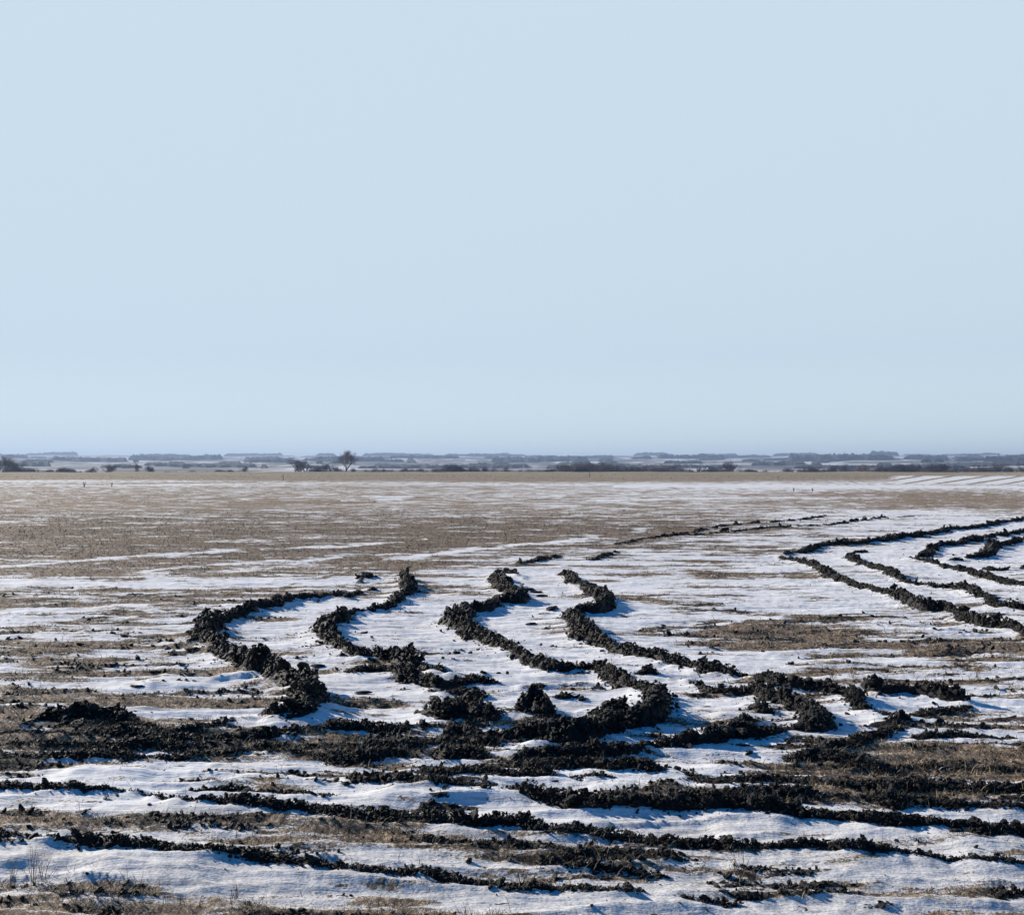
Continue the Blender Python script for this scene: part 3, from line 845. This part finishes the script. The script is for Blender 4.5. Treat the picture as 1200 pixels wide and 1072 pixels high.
# ------------------------------------------------------------------ stray clods lying alone on the snow (things)
def single_clod(u, v, size, lab):
    p = P(u, v)
    S, Fc = CL2
    Vs = []; Fs = []; off = 0
    for k in range(5):
        a = rng.uniform(0, 6.28); d = (0 if k == 0 else size * rng.uniform(.5, 1.1))
        sc = size * (1 if k == 0 else rng.uniform(.3, .6))
        v_ = S[rng.integers(0, 14)] * np.array([1.1, 1.1, .9]) * sc + np.array([math.cos(a) * d, math.sin(a) * d, sc * .35])
        Vs.append(v_); Fs.append(Fc + off); off += len(v_)
    for v_ in Vs: v_ *= np.array([1.2, .8, .62]) * .55
    o = make_mesh('soil_clod', np.concatenate(Vs), [np.concatenate(Fs)], M_SOIL)
    o.location = (p[0], p[1], float(gz(p[0], p[1])))
    tag(o, lab, 'clod', 'lone clods of earth on the snow')
for u, v, sz, lab in [
    (623,734,.10,'lone black clod on clean snow between the third and fourth ridge'),
    (620,692,.13,'uppermost of three small clods in line right of the third ridge top'),
    (628,696,.12,'middle one of three small clods in line right of the third ridge top'),
    (635,700,.12,'lowest of three small clods in line right of the third ridge top'),
    (373,783,.09,'flat black clod streak on the snow right of the leftmost ridge'),
    (425,812,.10,'low clod left of the crossed straws in the middle snow'),
    (448,825,.09,'dark clod on the snow above the churned band in the middle'),
    (765,866,.06,'small dark clod on the blue shadowed snow below the big hook'),
    (650,925,.03,'tiny clod on snow beneath the small pointed earth pile'),
    (870,880,.06,'clod lying in the snow below the right hand hook'),
    (160,808,.07,'dark clod on the left snow above the thin brown straw line'),
    (180,792,.08,'black clod on the left snow level with the leftmost ridge end'),
    (222,795,.08,'small clod on the snow just left of the leftmost ridge'),
    (225,767,.10,'flat clod under the spur of the leftmost ridge'),
    (530,781,.06,'clod on snow beside the tail of the second ridge'),
    (1085,802,.06,'clod among straw above the dark bank on the right'),
]:
    single_clod(u, v, sz, lab)

# crumbs of earth over the churned ground: nobody could count these
def build_crumbs():
    n = 90000
    r = np.exp(rng.uniform(math.log(4.4), math.log(34), n)); a = rng.uniform(R(-31), R(31), n)
    x = r * np.sin(a); y = r * np.cos(a)
    s, d, g = cover(x, y)
    k = rng.uniform(0, 1, n) < (sstep(.36, .66, d) * .7 * (1 - .8 * sstep(13, 20, r)) + sstep(.45, .9, s) * .05 * (1 - sstep(10, 18, r)) + .002)
    x = x[k]; y = y[k]; r = r[k]; d = d[k]
    size = np.minimum(np.exp(rng.normal(math.log(.013), .40, len(x))), .026) * (1 + .5 * d) * (r / 8) ** .35
    v, f = clods(np.stack([x, y, gz(x, y) + size * .25], 1), size, False)
    o = make_mesh('soil_crumbs', v, [f], M_SOIL)
    tag(o, 'small black crumbs of earth strewn over the churned snow and straw', 'soil crumbs', kind='stuff')
    print('crumbs', len(x))
build_crumbs()

# ------------------------------------------------------------------ straw and stubble
def blades(x, y, z, h, w, lean, az, tone, bend=.35):
    """two-segment tapering blades"""
    n = len(x)
    dx = np.cos(az); dy = np.sin(az); pxn = -dy; pyn = dx
    fa = rng.uniform(0, math.pi, n)
    wx = np.cos(fa) * w; wy = np.sin(fa) * w
    x1 = x + dx * h * np.sin(lean) * .5; y1 = y + dy * h * np.sin(lean) * .5; z1 = z + h * np.cos(lean) * .5
    l2 = lean + bend
    x2 = x1 + dx * h * np.sin(l2) * .5; y2 = y1 + dy * h * np.sin(l2) * .5; z2 = z1 + h * np.cos(l2) * .5
    V = np.stack([np.stack([x - wx, y - wy, z - .006], -1), np.stack([x + wx, y + wy, z - .006], -1),
                  np.stack([x1 - wx * .8, y1 - wy * .8, z1], -1), np.stack([x1 + wx * .8, y1 + wy * .8, z1], -1),
                  np.stack([x2, y2, z2], -1)], 1).reshape(-1, 3)
    o = np.arange(n)[:, None] * 5
    q = o + np.array([[0, 1, 3, 2]]); t = o + np.array([[2, 3, 4]])
    return V, q, t, np.repeat(tone, 5)

def build_stubble():
    Vs, Qs, Ts, Tn = [], [], [], []; off = 0
    # tufts
    for (N, r0, r1) in ((150000, 4.3, 14), (120000, 14, 60), (60000, 60, 240), (26000, 240, 725)):
        r = np.exp(rng.uniform(math.log(r0), math.log(r1), N)); a = rng.uniform(R(-31), R(31), N)
        x = r * np.sin(a); y = r * np.cos(a)
        s, d, g = cover(x, y)
        clump = fbm(x * 3.2, y * 3.2, 2, 131)
        k = rng.uniform(0, 1, N) < sstep(.40, .85, s + .25 * clump) * .8 + .12 * sstep(.3, .6, d) + .0035
        x, y, r, s, d = x[k], y[k], r[k], s[k], d[k]
        # each root carries a few blades
        m = 3 if r0 < 50 else 2
        n = len(x) * m
        x = np.repeat(x, m) + rng.normal(0, .018, n); y = np.repeat(y, m) + rng.normal(0, .018, n)
        r = np.repeat(r, m); s = np.repeat(s, m); d = np.repeat(d, m)
        h = np.exp(rng.normal(math.log(.036), .45, n)) * (1 + .3 * s) * np.clip((r / 12) ** .1, .8, 1.3)
        if r0 > 200: h = h * rng.choice([2.0, 3.0, 6.0], n, p=[.6, .33, .07])
        w = np.clip(.0011 * (r / 5) ** .9, .0011, .05) * rng.uniform(.7, 1.5, n)
        lean = np.abs(rng.normal(1.2, .4, n)); lean = np.clip(lean, 0, 1.5)
        tone = np.clip(.44 + .31 * rng.normal(size=n) + .25 * fbm(x * .5, y * .5, 2, 141) - .10 * d - .26 * (brown(x, y) - .3), 0, 1)
        v, q, t, tn = blades(x, y, gz(x, y), h, w, lean, rng.uniform(0, 6.283, n), tone)
        Vs.append(v); Qs.append(q + off); Ts.append(t + off); Tn.append(tn); off += len(v)
        print('blades', n)
    T = np.concatenate(NTUFT); T = np.repeat(T, 2, 0); n = len(T); r = np.hypot(T[:, 0], T[:, 1])
    v, q, t, tn = blades(T[:, 0] + rng.normal(0, .01, n), T[:, 1] + rng.normal(0, .01, n), T[:, 2], np.exp(rng.normal(math.log(.035), .4, n)),
                         np.clip(.0010 * (r / 5) ** .8, .001, .01) * rng.uniform(.6, 1.4, n), np.abs(rng.normal(1.1, .5, n)), rng.uniform(0, 6.283, n), np.clip(.5 + .28 * rng.normal(size=n), 0, 1))
    Vs.append(v); Qs.append(q + off); Ts.append(t + off); Tn.append(tn)
    print('ridge straws', n)
    o = make_mesh('straw_stubble', np.concatenate(Vs), [np.concatenate(Qs), np.concatenate(Ts)], M_STRAW,
                  attrs={'tone': np.concatenate(Tn)})
    tag(o, 'dry brown straw and flattened stubble showing through the thin snow', 'stubble', kind='stuff')
build_stubble()

# single dry weeds standing up
def weed(u, v, h, n, lab, spread=.35, r_=.0016, tone=.35):
    p = P(u, v); z0 = float(gz(p[0], p[1]))
    Vs, Qs, Ts, Tn = [], [], [], []; off = 0
    az = rng.uniform(0, 6.28, n); ln = np.abs(rng.normal(0, spread, n))
    hh = h * rng.uniform(.55, 1.05, n)
    for k in range(2):
        v_, q, t, tn = blades(rng.normal(0, .012, n), rng.normal(0, .012, n), np.zeros(n), hh, np.full(n, r_), ln, az, np.clip(rng.normal(tone, .12, n), 0, 1), .2)
        Vs.append(v_); Qs.append(q + off); Ts.append(t + off); Tn.append(tn); off += len(v_)
    # side sprigs near the tops
    m = n * 3
    i = rng.integers(0, n, m); fr = rng.uniform(.45, .9, m)
    sx = np.cos(az[i]) * hh[i] * np.sin(ln[i]) * fr; sy = np.sin(az[i]) * hh[i] * np.sin(ln[i]) * fr; sz = hh[i] * np.cos(ln[i]) * fr
    v_, q, t, tn = blades(sx, sy, sz, h * rng.uniform(.08, .2, m), np.full(m, r_ * .8), np.abs(rng.normal(.7, .3, m)), rng.uniform(0, 6.28, m), np.clip(rng.normal(tone, .12, m), 0, 1), .2)
    Vs.append(v_); Qs.append(q + off); Ts.append(t + off); Tn.append(tn)
    o = make_mesh('dry_weed', np.concatenate(Vs), [np.concatenate(Qs), np.concatenate(Ts)], M_STRAW, attrs={'tone': np.concatenate(Tn)})
    o.location = (p[0], p[1], z0)
    tag(o, lab, 'weed', 'dry weeds standing in the field')
for a in [
    (40,1042,.24,7,'tall thin dry weed stalks at the bottom left on the nearest snow'),
    (14,1046,.17,5,'short dry stalks beside the bottom left corner straw'),
    (52,1040,.16,4,'forked dry weed just right of the tall bottom left stalks'),
    (275,1058,.10,6,'low dry grass sprig at the bottom edge left of centre'),
    (612,1040,.10,8,'dry grass sprig growing from the front left soil ridge'),
    (695,1005,.11,10,'upright brown sprig on the scrubby clod line in the foreground middle'),
    (866,1030,.13,6,'thin leaning dry stems on the scrubby clod line right of centre'),
    (950,938,.17,9,'pale straw tuft standing over the middle churned clods at lower right'),
    (1085,930,.15,9,'pale straw tuft in the churned band nearer the right edge'),
    (715,800,.22,12,'fine reddish dry weed on snow inside the big hook'),
    (425,838,.17,5,'crossed thin straws on the snow above the churned band'),
    (640,783,.20,14,'slanting pale straw wisp lying on the third ridge'),
    (975,800,.22,10,'dry stems on the snow above the sixth ridge'),
    (1000,798,.20,8,'dry stems just right of the stems above the sixth ridge'),
    (1145,800,.26,9,'sparse dry weed beside the dark bank at the right'),
    (951,742,.24,6,'thin dry stalk in the straw patch in the right middle'),
    (820,610,.5,6,'slender dark stalk standing by the far furrow line'),
]:
    weed(a[0], a[1], a[2], a[3], a[4])
for (u, v, h, lab) in [
    (691,559.5,2.0,'small dark weed stalk on the far beige grass right of centre'),
    (99,571,1.3,'dark dead shrub stem on the far left snow strip'),
    (131,571,1.0,'dark dead shrub stem right of the other one on the far left snow strip'),
    (332,563,2.2,'dark weed standing in the far beige grass below the double tree'),
    (930,576,.7,'leaning stalk on the far bright snow strip'),
    (952,576,.65,'upright stalk on the far bright snow strip'),
    (912,562,1.3,'dark weed in the far grass on the right'),
]:
    weed(u, v, h * .7, 7, lab, spread=.22, r_=.018, tone=.3)

# ------------------------------------------------------------------ far country
def hill_z(x, y):
    r = np.hypot(x, y)
    up = np.interp(r, [700, 1000, 1500, 2200, 3200, 4500, 6500, 8500, 10000, 15000],
                      [-3.2, -5.0, -3.0, 1.5, 10, 31, 62, 96, 88, 0])
    n = fbm(x / 900., y / 1100., 4, 151) * np.interp(r, [700, 1500, 5000, 9000], [.3, 4.0, 22, 22])
    return up + n

def build_hills():
    ang = np.linspace(R(-42), R(42), 420); rad = np.geomspace(742, 15000, 260)
    A, RR = np.meshgrid(ang, rad); x = (RR * np.sin(A)).ravel(); y = (RR * np.cos(A)).ravel()
    z = hill_z(x, y)
    nr, na = A.shape
    a = np.arange(nr - 1)[:, None] * na + np.arange(na - 1)[None]
    f = np.stack([a + na, a + na + 1, a + 1, a], -1).reshape(-1, 4)
    o = make_mesh('hills', np.stack([x, y, z], 1), f[:, ::-1] if False else f, M_HILLS, smooth=True)
    tag(o, kind='structure')
build_hills()

# far woods: (u0, u1, range, height, depth, label)
def wood(u0, u1, rng_m, H, depth, lab):
    px = rng_m / F
    k = int((u1 - u0) * 1.6) + 3
    us = np.linspace(u0, u1, k)
    D = 9
    dd = np.concatenate([[0], np.linspace(0.02, .98, D - 2), [1]])
    U, DD = np.meshgrid(us, dd)
    Y = rng_m + DD * depth + 40 * gnoise(U / 11., DD * 0 + rng_m * .01, 161) * 1.0
    X = (U - 600) / F * Y
    zb = hill_z(X, Y)
    n = np.abs(gnoise(X / 14., Y / 30., 171)) * .5 + np.abs(gnoise(X / 45., Y / 60., 173)) * .35 + .55 + .25 * gnoise(X / 160., Y / 200., 175)
    fu = (U - u0) / (u1 - u0)
    e = np.sqrt(sstep(0, min(.3, 5.0 / max(u1 - u0, 1)), fu) * sstep(0, min(.3, 4.0 / max(u1 - u0, 1)), 1 - fu))
    Z = zb + H * np.clip(n, .3, 1.3) * (.15 + .85 * e)
    Z[0] = zb[0] - 4; Z[-1] = zb[-1] - 4; Z[:, 0] = zb[:, 0] - 4; Z[:, -1] = zb[:, -1] - 4
    x0, y0 = X.mean(), Y.mean()
    a = np.arange(D - 1)[:, None] * k + np.arange(k - 1)[None]
    f = np.stack([a, a + 1, a + k + 1, a + k], -1).reshape(-1, 4)
    o = make_mesh('far_wood', np.stack([X - x0, Y - y0, Z], -1).reshape(-1, 3), f, M_WOOD)
    o.location = (x0, y0, 0)
    tag(o, lab, 'wood', 'woods on the far hills', 'stuff')
for a in [
    (28, 92, 8200, 34, 260, 'straight topped wood on the skyline at the far left'),
    (262, 332, 8300, 22, 260, 'thin wood belt on the skyline left of the lone tree'),
    (424, 510, 8200, 24, 300, 'wood on the skyline right of the lone tree'),
    (520, 598, 8000, 24, 300, 'long wood on the skyline left of centre'),
    (742, 786, 8200, 24, 260, 'short dark wood on the skyline right of centre'),
    (815, 866, 8300, 26, 260, 'wood crowning the hill right of centre'),
    (905, 960, 8000, 22, 260, 'thin wood on the skyline left of the big right hand wood'),
    (1100, 1136, 8300, 24, 260, 'small wood belt on the skyline near the right edge'),
    (0, 34, 5200, 22, 300, 'wood behind the leftmost thicket'),
    (60, 150, 4200, 17, 300, 'dark wood on the lower slope at left'),
    (150, 262, 5000, 26, 400, 'long blue wood on the mid slope at left'),
    (285, 345, 3900, 15, 260, 'low wood on the mid slope left of the double tree'),
    (365, 452, 4200, 20, 400, 'blue wood on the mid slope behind the lone tree'),
    (455, 540, 5200, 20, 300, 'wood on the mid slope right of the lone tree'),
    (575, 690, 4300, 20, 500, 'broad blue wood on the mid slope in the middle'),
    (640, 720, 6200, 16, 300, 'thin belt of trees high on the slope in the middle'),
    (770, 850, 5200, 24, 500, 'wood on the slope below the crowned hill'),
    (800, 905, 6600, 20, 400, 'upper wood of the right middle slope'),
    (922, 1048, 4200, 25, 600, 'biggest blue wood running right of the middle on the slope'),
    (1018, 1054, 6500, 32, 200, 'rounded end of wood rising to the skyline'),
    (1058, 1112, 4800, 24, 300, 'wood on the slope between the big wood and the right edge'),
    (1118, 1158, 4000, 14, 300, 'low wood just left of the right edge wood'),
    (1152, 1240, 3600, 22, 400, 'wood at the right edge of the far country'),
    (880, 930, 3200, 12, 300, 'low trees at the foot of the slope right of centre'),
    (-60, 60, 2900, 14, 300, 'low wood at the foot of the slope at far left'),
    (180, 300, 2800, 8, 200, 'low scrub belt at the foot of the slope at left'),
    (440, 620, 2700, 9, 300, 'low scrub belt at the foot of the slope in the middle'),
    (640, 860, 2500, 9, 300, 'low scrub belt at the foot of the slope right of the middle'),
    (930, 1260, 2600, 7, 300, 'low scrub belt at the foot of the slope on the right'),
]:
    wood(*a)
PLACES = ['far left', 'left', 'middle left', 'middle', 'middle right', 'right', 'far right']
def patchy():
    rw = random.Random(12)
    for i in range(115):
        r = rw.choice([2300, 2700, 3100, 3600, 4200, 4900, 5700, 6600, 7500, 8100]) * rw.uniform(.94, 1.06)
        w = rw.uniform(7, 34) * (1.2 if r > 5000 else 1.0)
        u = rw.uniform(-20, 1220)
        h = rw.uniform(7, 12) * (r / 3500) ** .55
        lab = '%s of bare trees on the %s slope, %s of the view' % ('scattered copse' if w < 18 else 'thin irregular belt', 'lower' if r < 3400 else ('middle' if r < 5600 else 'upper'), PLACES[int(min(6, max(0, u / 1200 * 7)))])
        wood(u - w / 2, u + w / 2, r, h, rw.uniform(60, 260), lab)
patchy()

# bare trees --------------------------------------------------------------
def tube(p0, p1, r0, r1, k, V, Fq, off):
    d = p1 - p0; L = np.linalg.norm(d) + 1e-9; d = d / L
    a = np.cross(d, [0.3, .9, .1]); a /= np.linalg.norm(a) + 1e-9; b = np.cross(d, a)
    th = np.arange(k) * 2 * math.pi / k
    c = np.cos(th)[:, None] * a + np.sin(th)[:, None] * b
    V.append(p0 + c * r0); V.append(p1 + c * r1)
    i = np.arange(k); j = (i + 1) % k
    Fq.append(np.stack([off + i, off + j, off + k + j, off + k + i], 1))
    return off + 2 * k

def grow(rn, H, spread, stems, levels, tr, kids=3, tw=.014):
    tv, tf, cv, cf = [], [], [], []; to = co = 0
    todo = []
    for s_ in range(stems):
        a = rn.uniform(0, 6.28)
        l = (0.0 if stems == 1 else rn.uniform(.05, spread))
        d = np.array([math.cos(a) * math.sin(l), math.sin(a) * math.sin(l), math.cos(l)])
        p = np.zeros(3) if stems == 1 else np.array([math.cos(a) * .3, math.sin(a) * .3, 0])
        p[2] = -.3
        L = H * (.30 if stems == 1 else .28) * rn.uniform(.85, 1.1)
        todo.append((p, d, L, tr, 0))
    while todo:
        p, d, L, r, lv = todo.pop()
        segs = 2
        pts = [p]
        for k in range(segs):
            d = d + np.array([rn.gauss(0, .1), rn.gauss(0, .1), rn.gauss(0, .06) + .04]); d /= np.linalg.norm(d)
            q = pts[-1] + d * L / segs
            rr0 = r * (1 - .25 * k / segs); rr1 = r * (1 - .25 * (k + 1) / segs)
            if lv == 0: to = tube(pts[-1], q, rr0, rr1, 7, tv, tf, to)
            else: co = tube(pts[-1], q, rr0, rr1, 3, cv, cf, co)
            pts.append(q)
        if lv < levels:
            nk = kids + (1 if lv < 2 else 0)
            for k in range(nk):
                st = pts[-1] if (k < 2) else pts[1] + (pts[2] - pts[1]) * rn.uniform(0, .8)
                l = rn.uniform(.25, .75) * (1.15 if lv < 2 else 1.0); a = rn.uniform(0, 6.28)
                ax = np.cross(d, [math.cos(a), math.sin(a), .2]); ax /= np.linalg.norm(ax)
                nd = d * math.cos(l) + ax * math.sin(l)
                nd[2] += .08; nd /= np.linalg.norm(nd)
                todo.append((st, nd, L * rn.uniform(.62, .82), max(r * .58, tw), lv + 1))
    return (np.concatenate(tv), np.concatenate(tf)), (np.concatenate(cv), np.concatenate(cf))

def proto(seed, H, spread, stems, levels, tr, kids, name, tw=.014):
    rn = random.Random(seed)
    (a, b), (c, d) = grow(rn, H, spread, stems, levels, tr, kids, tw)
    top = np.percentile(c[:, 2], 95); sc = H / top
    r = bpy.data.objects.new(name, None); COL.objects.link(r)
    make_mesh('trunk', a * sc, [b], M_BARK, True, r)
    make_mesh('crown', c * sc, [d], M_TWIG, False, r)
    return r

PROTO = {
 'lone': proto(104, 17.5, .5, 1, 5, .36, 4, 'bare_tree', .010),
 'tree': proto(103, 11.0, .5, 1, 5, .26, 4, 'bare_tree', .015),
 'tree2': proto(23, 10.0, .6, 2, 4, .24, 4, 'bare_tree'),
 'bush': proto(31, 6.0, .8, 7, 4, .10, 3, 'bare_bush'),
 'bush2': proto(37, 5.0, 1.0, 9, 4, .09, 4, 'bare_bush'),
}
USED = set()
rr = random.Random(3)
def plant(kind, u, r, h=None, label='', cat='tree', group=None, wide=1.0):
    src = PROTO[kind]
    H0 = {'lone': 17.5, 'tree': 11., 'tree2': 10., 'bush': 6., 'bush2': 5.}[kind]
    if kind in USED:
        o = src.copy(); COL.objects.link(o)
        for ch in list(src.children):
            c = ch.copy(); COL.objects.link(c); c.parent = o
    else:
        o = src; USED.add(kind)
    x, y = at_range(u, r)
    z = float(gz(x, y)) if math.hypot(x, y) < 742 else float(hill_z(np.array([x]), np.array([y]))[0])
    sc = (h or H0) / H0
    o.location = (x, y, z - .1); o.scale = (sc * wide, sc * wide, sc)
    o.rotation_euler = (0, 0, rr.uniform(0, 6.28))
    tag(o, label, cat, group)
    return o

plant('lone', 405, 736, 16.5, 'tall lone bare tree with a round open crown on the horizon', 'tree', None, 1.2)
plant('tree', 346, 738, 11.5, 'left stem of the pair of bare trees left of the lone round tree', 'tree', 'bare trees at the far edge of the field')
plant('tree2', 356, 742, 10.5, 'right hand bushier one of the pair of bare trees left of the lone round tree', 'tree', 'bare trees at the far edge of the field')
plant('tree', 159, 745, 9.5, 'narrow upright bare tree on the horizon at left', 'tree', 'bare trees at the far edge of the field', .55)
plant('tree2', 180, 745, 7.5, 'rounded bare tree right of the narrow upright one', 'tree', 'bare trees at the far edge of the field', 1.2)
plant('tree2', 124, 750, 8.0, 'wide low bare tree left of the narrow upright one', 'tree', 'bare trees at the far edge of the field', 1.5)
plant('tree', 110, 760, 6.5, 'small bare tree at the left end of the low thicket', 'tree', 'bare trees at the far edge of the field', 1.2)
plant('tree', 288, 744, 7.0, 'small bare tree left of the paired trees', 'tree', 'bare trees at the far edge of the field')
plant('bush', 260, 742, 4.0, 'dark low bush left of the small bare tree', 'bush', 'bare bushes at the far edge of the field', 2.0)
plant('bush', 23, 690, 5.0, 'dense dark bush in front of the left edge thicket', 'bush', 'bare bushes at the far edge of the field', 1.3)
plant('tree2', 2, 700, 12.5, 'tallest bare tree at the left edge of the picture', 'tree', 'bare trees at the left edge')
plant('tree', 12, 720, 11.0, 'bare tree just right of the tallest one at the left edge', 'tree', 'bare trees at the left edge', 1.2)
plant('tree2', -12, 712, 13.0, 'bare tree cut off by the left edge', 'tree', 'bare trees at the left edge', 1.3)
plant('bush', 857, 740, 9.5, 'dense dark bushy tree standing out right of centre', 'tree', None, 1.0)
plant('bush2', 848, 742, 5.0, 'low shrub at the left foot of the dense dark bushy tree', 'bush', None, 1.0)
segs = [ # u0, u1, n, h0, h1, phrase
 (12, 34, 4, 5, 8, 'the left edge thicket'),
 (40, 110, 7, 3, 6, 'the low thicket at left'),
 (190, 280, 6, 2.5, 4.5, 'the sparse row left of the paired trees'),
 (366, 396, 4, 6, 9, 'the gap between the paired trees and the lone tree'),
 (414, 500, 9, 4, 6.5, 'the row just right of the lone tree'),
 (508, 582, 12, 5, 7.5, 'the row left of centre'),
 (590, 655, 8, 3.5, 5.5, 'the thin row in the middle'),
 (658, 722, 16, 6.5, 9, 'the dense belt right of centre'),
 (726, 800, 14, 5.5, 7.5, 'the belt of separate round trees'),
 (804, 846, 6, 4, 6, 'the row left of the dense dark bushy tree'),
 (866, 935, 9, 3.5, 6, 'the row right of the dense dark bushy tree'),
 (938, 1045, 16, 4.0, 8.0, 'the dark hedge below the big wood'),
 (1050, 1125, 14, 5.5, 8.5, 'the belt beside the pale houses'),
 (1128, 1240, 18, 5.5, 9.0, 'the belt running to the right edge'),
]
for (u0, u1, n, h0, h1, ph) in segs:
    for i in range(n):
        u = u0 + (u1 - u0) * (i + rr.uniform(.1, .9)) / n
        h = rr.uniform(h0, h1)
        kind = rr.choice(['tree2', 'bush', 'tree2', 'bush', 'bush2']) if h > 4.6 else rr.choice(['bush', 'bush2'])
        b = kind.startswith('bush')
        plant(kind, u, rr.uniform(744, 800), h, ('leafless grey bush in ' if b else 'leafless grey tree in ') + ph, 'bush' if b else 'tree', 'leafless trees and bushes in ' + ph, rr.uniform(1.0, 1.6))

# ------------------------------------------------------------------ pale farm houses among the far trees
def house(u, r, w, dpt, h, lab, rot):
    x, y = at_range(u, r)
    o = bpy.data.objects.new('farm_house', None); COL.objects.link(o)
    o.location = (x, y, float(hill_z(np.array([x]), np.array([y]))[0]) - .3); o.rotation_euler = (0, 0, rot)
    tag(o, lab, 'house', 'pale houses among the far trees')
    a, b = w / 2, dpt / 2; g = h + dpt * .32
    V = [(-a, -b, 0), (a, -b, 0), (a, b, 0), (-a, b, 0), (-a, -b, h), (a, -b, h), (a, b, h), (-a, b, h), (-a, 0, g), (a, 0, g)]
    make_mesh('wall', V, [np.array([(0, 1, 5, 4), (2, 3, 7, 6)]), np.array([(1, 2, 6, 9, 5), (3, 0, 4, 8, 7)])], M_WALLH, parent=o)
    e = .5; t = .25
    V = []; Fs = []
    for s in (-1, 1):
        k = len(V)
        for zz in (0.02, t):
            V += [(-a - e, s * (b + e), h - .2 + zz), (a + e, s * (b + e), h - .2 + zz), (a + e, 0, g + .05 + zz), (-a - e, 0, g + .05 + zz)]
        Fs += [(k, k + 1, k + 2, k + 3), (k + 4, k + 5, k + 6, k + 7), (k, k + 1, k + 5, k + 4), (k + 1, k + 2, k + 6, k + 5), (k + 3, k, k + 4, k + 7)]
    rf = make_mesh('roof', V, [np.array(Fs)], M_ROOFH, parent=o)
    c = .4
    V = [(a * .4 + i * c, j * c, k) for k in (g - .6, g + 1.2) for i, j in ((-1, -1), (1, -1), (1, 1), (-1, 1))]
    make_mesh('chimney', V, [np.array([(0, 1, 5, 4), (1, 2, 6, 5), (2, 3, 7, 6), (3, 0, 4, 7), (4, 5, 6, 7)])], M_ROOFH, parent=rf)
    for s in (-.5, .05, .5):
        V = [(a * s - .6, -b - .03, h * .4), (a * s + .6, -b - .03, h * .4), (a * s + .6, -b - .03, h * .75), (a * s - .6, -b - .03, h * .75)]
        make_mesh('window', V, [np.array([(0, 1, 2, 3)])], M_ROOFH, parent=o)
for a in [(833, 1500, 11, 8, 6.0, 'small pale house left of the dense dark bushy tree', .3),
          (843, 1540, 9, 7, 5.0, 'smaller pale house beside the first and nearer the bushy tree', -.2),
          (1072, 1500, 13, 8, 5.0, 'long pale farm house behind the trees on the right', .1),
          (1100, 1450, 10, 8, 6.0, 'narrow white gable house right of the long farm house', 1.2),
          (1125, 1600, 14, 8, 5.0, 'low pale barn like house nearest the right edge', 0)]:
    house(*a)

# ------------------------------------------------------------------ air
def build_haze():
    X = 15500; z0, z1 = -42, 165
    V = [(-X, -16500, z0), (X, -16500, z0), (X, 16500, z0), (-X, 16500, z0), (-X, -16500, z1), (X, -16500, z1), (X, 16500, z1), (-X, 16500, z1)]
    V = [(v[0] * 1.1, v[1], v[2]) for v in V]
    f = np.array([(0, 3, 2, 1), (4, 5, 6, 7), (0, 1, 5, 4), (1, 2, 6, 5), (2, 3, 7, 6), (3, 0, 4, 7)])
    m = bpy.data.materials.new('winter_air'); m.use_nodes = True
    nt = m.node_tree; nt.nodes.clear()
    out = nt.nodes.new('ShaderNodeOutputMaterial'); vol = nt.nodes.new('ShaderNodeVolumePrincipled')
    vol.inputs['Color'].default_value = (0.50, 0.66, 0.95, 1)
    vol.inputs['Density'].default_value = 1.2e-4
    vol.inputs['Anisotropy'].default_value = 0.2
    nt.links.new(vol.outputs[0], out.inputs['Volume'])
    o = make_mesh('haze', V, [f], m)
    tag(o, 'thin bluish winter air over the fields', 'haze', kind='stuff')
build_haze()
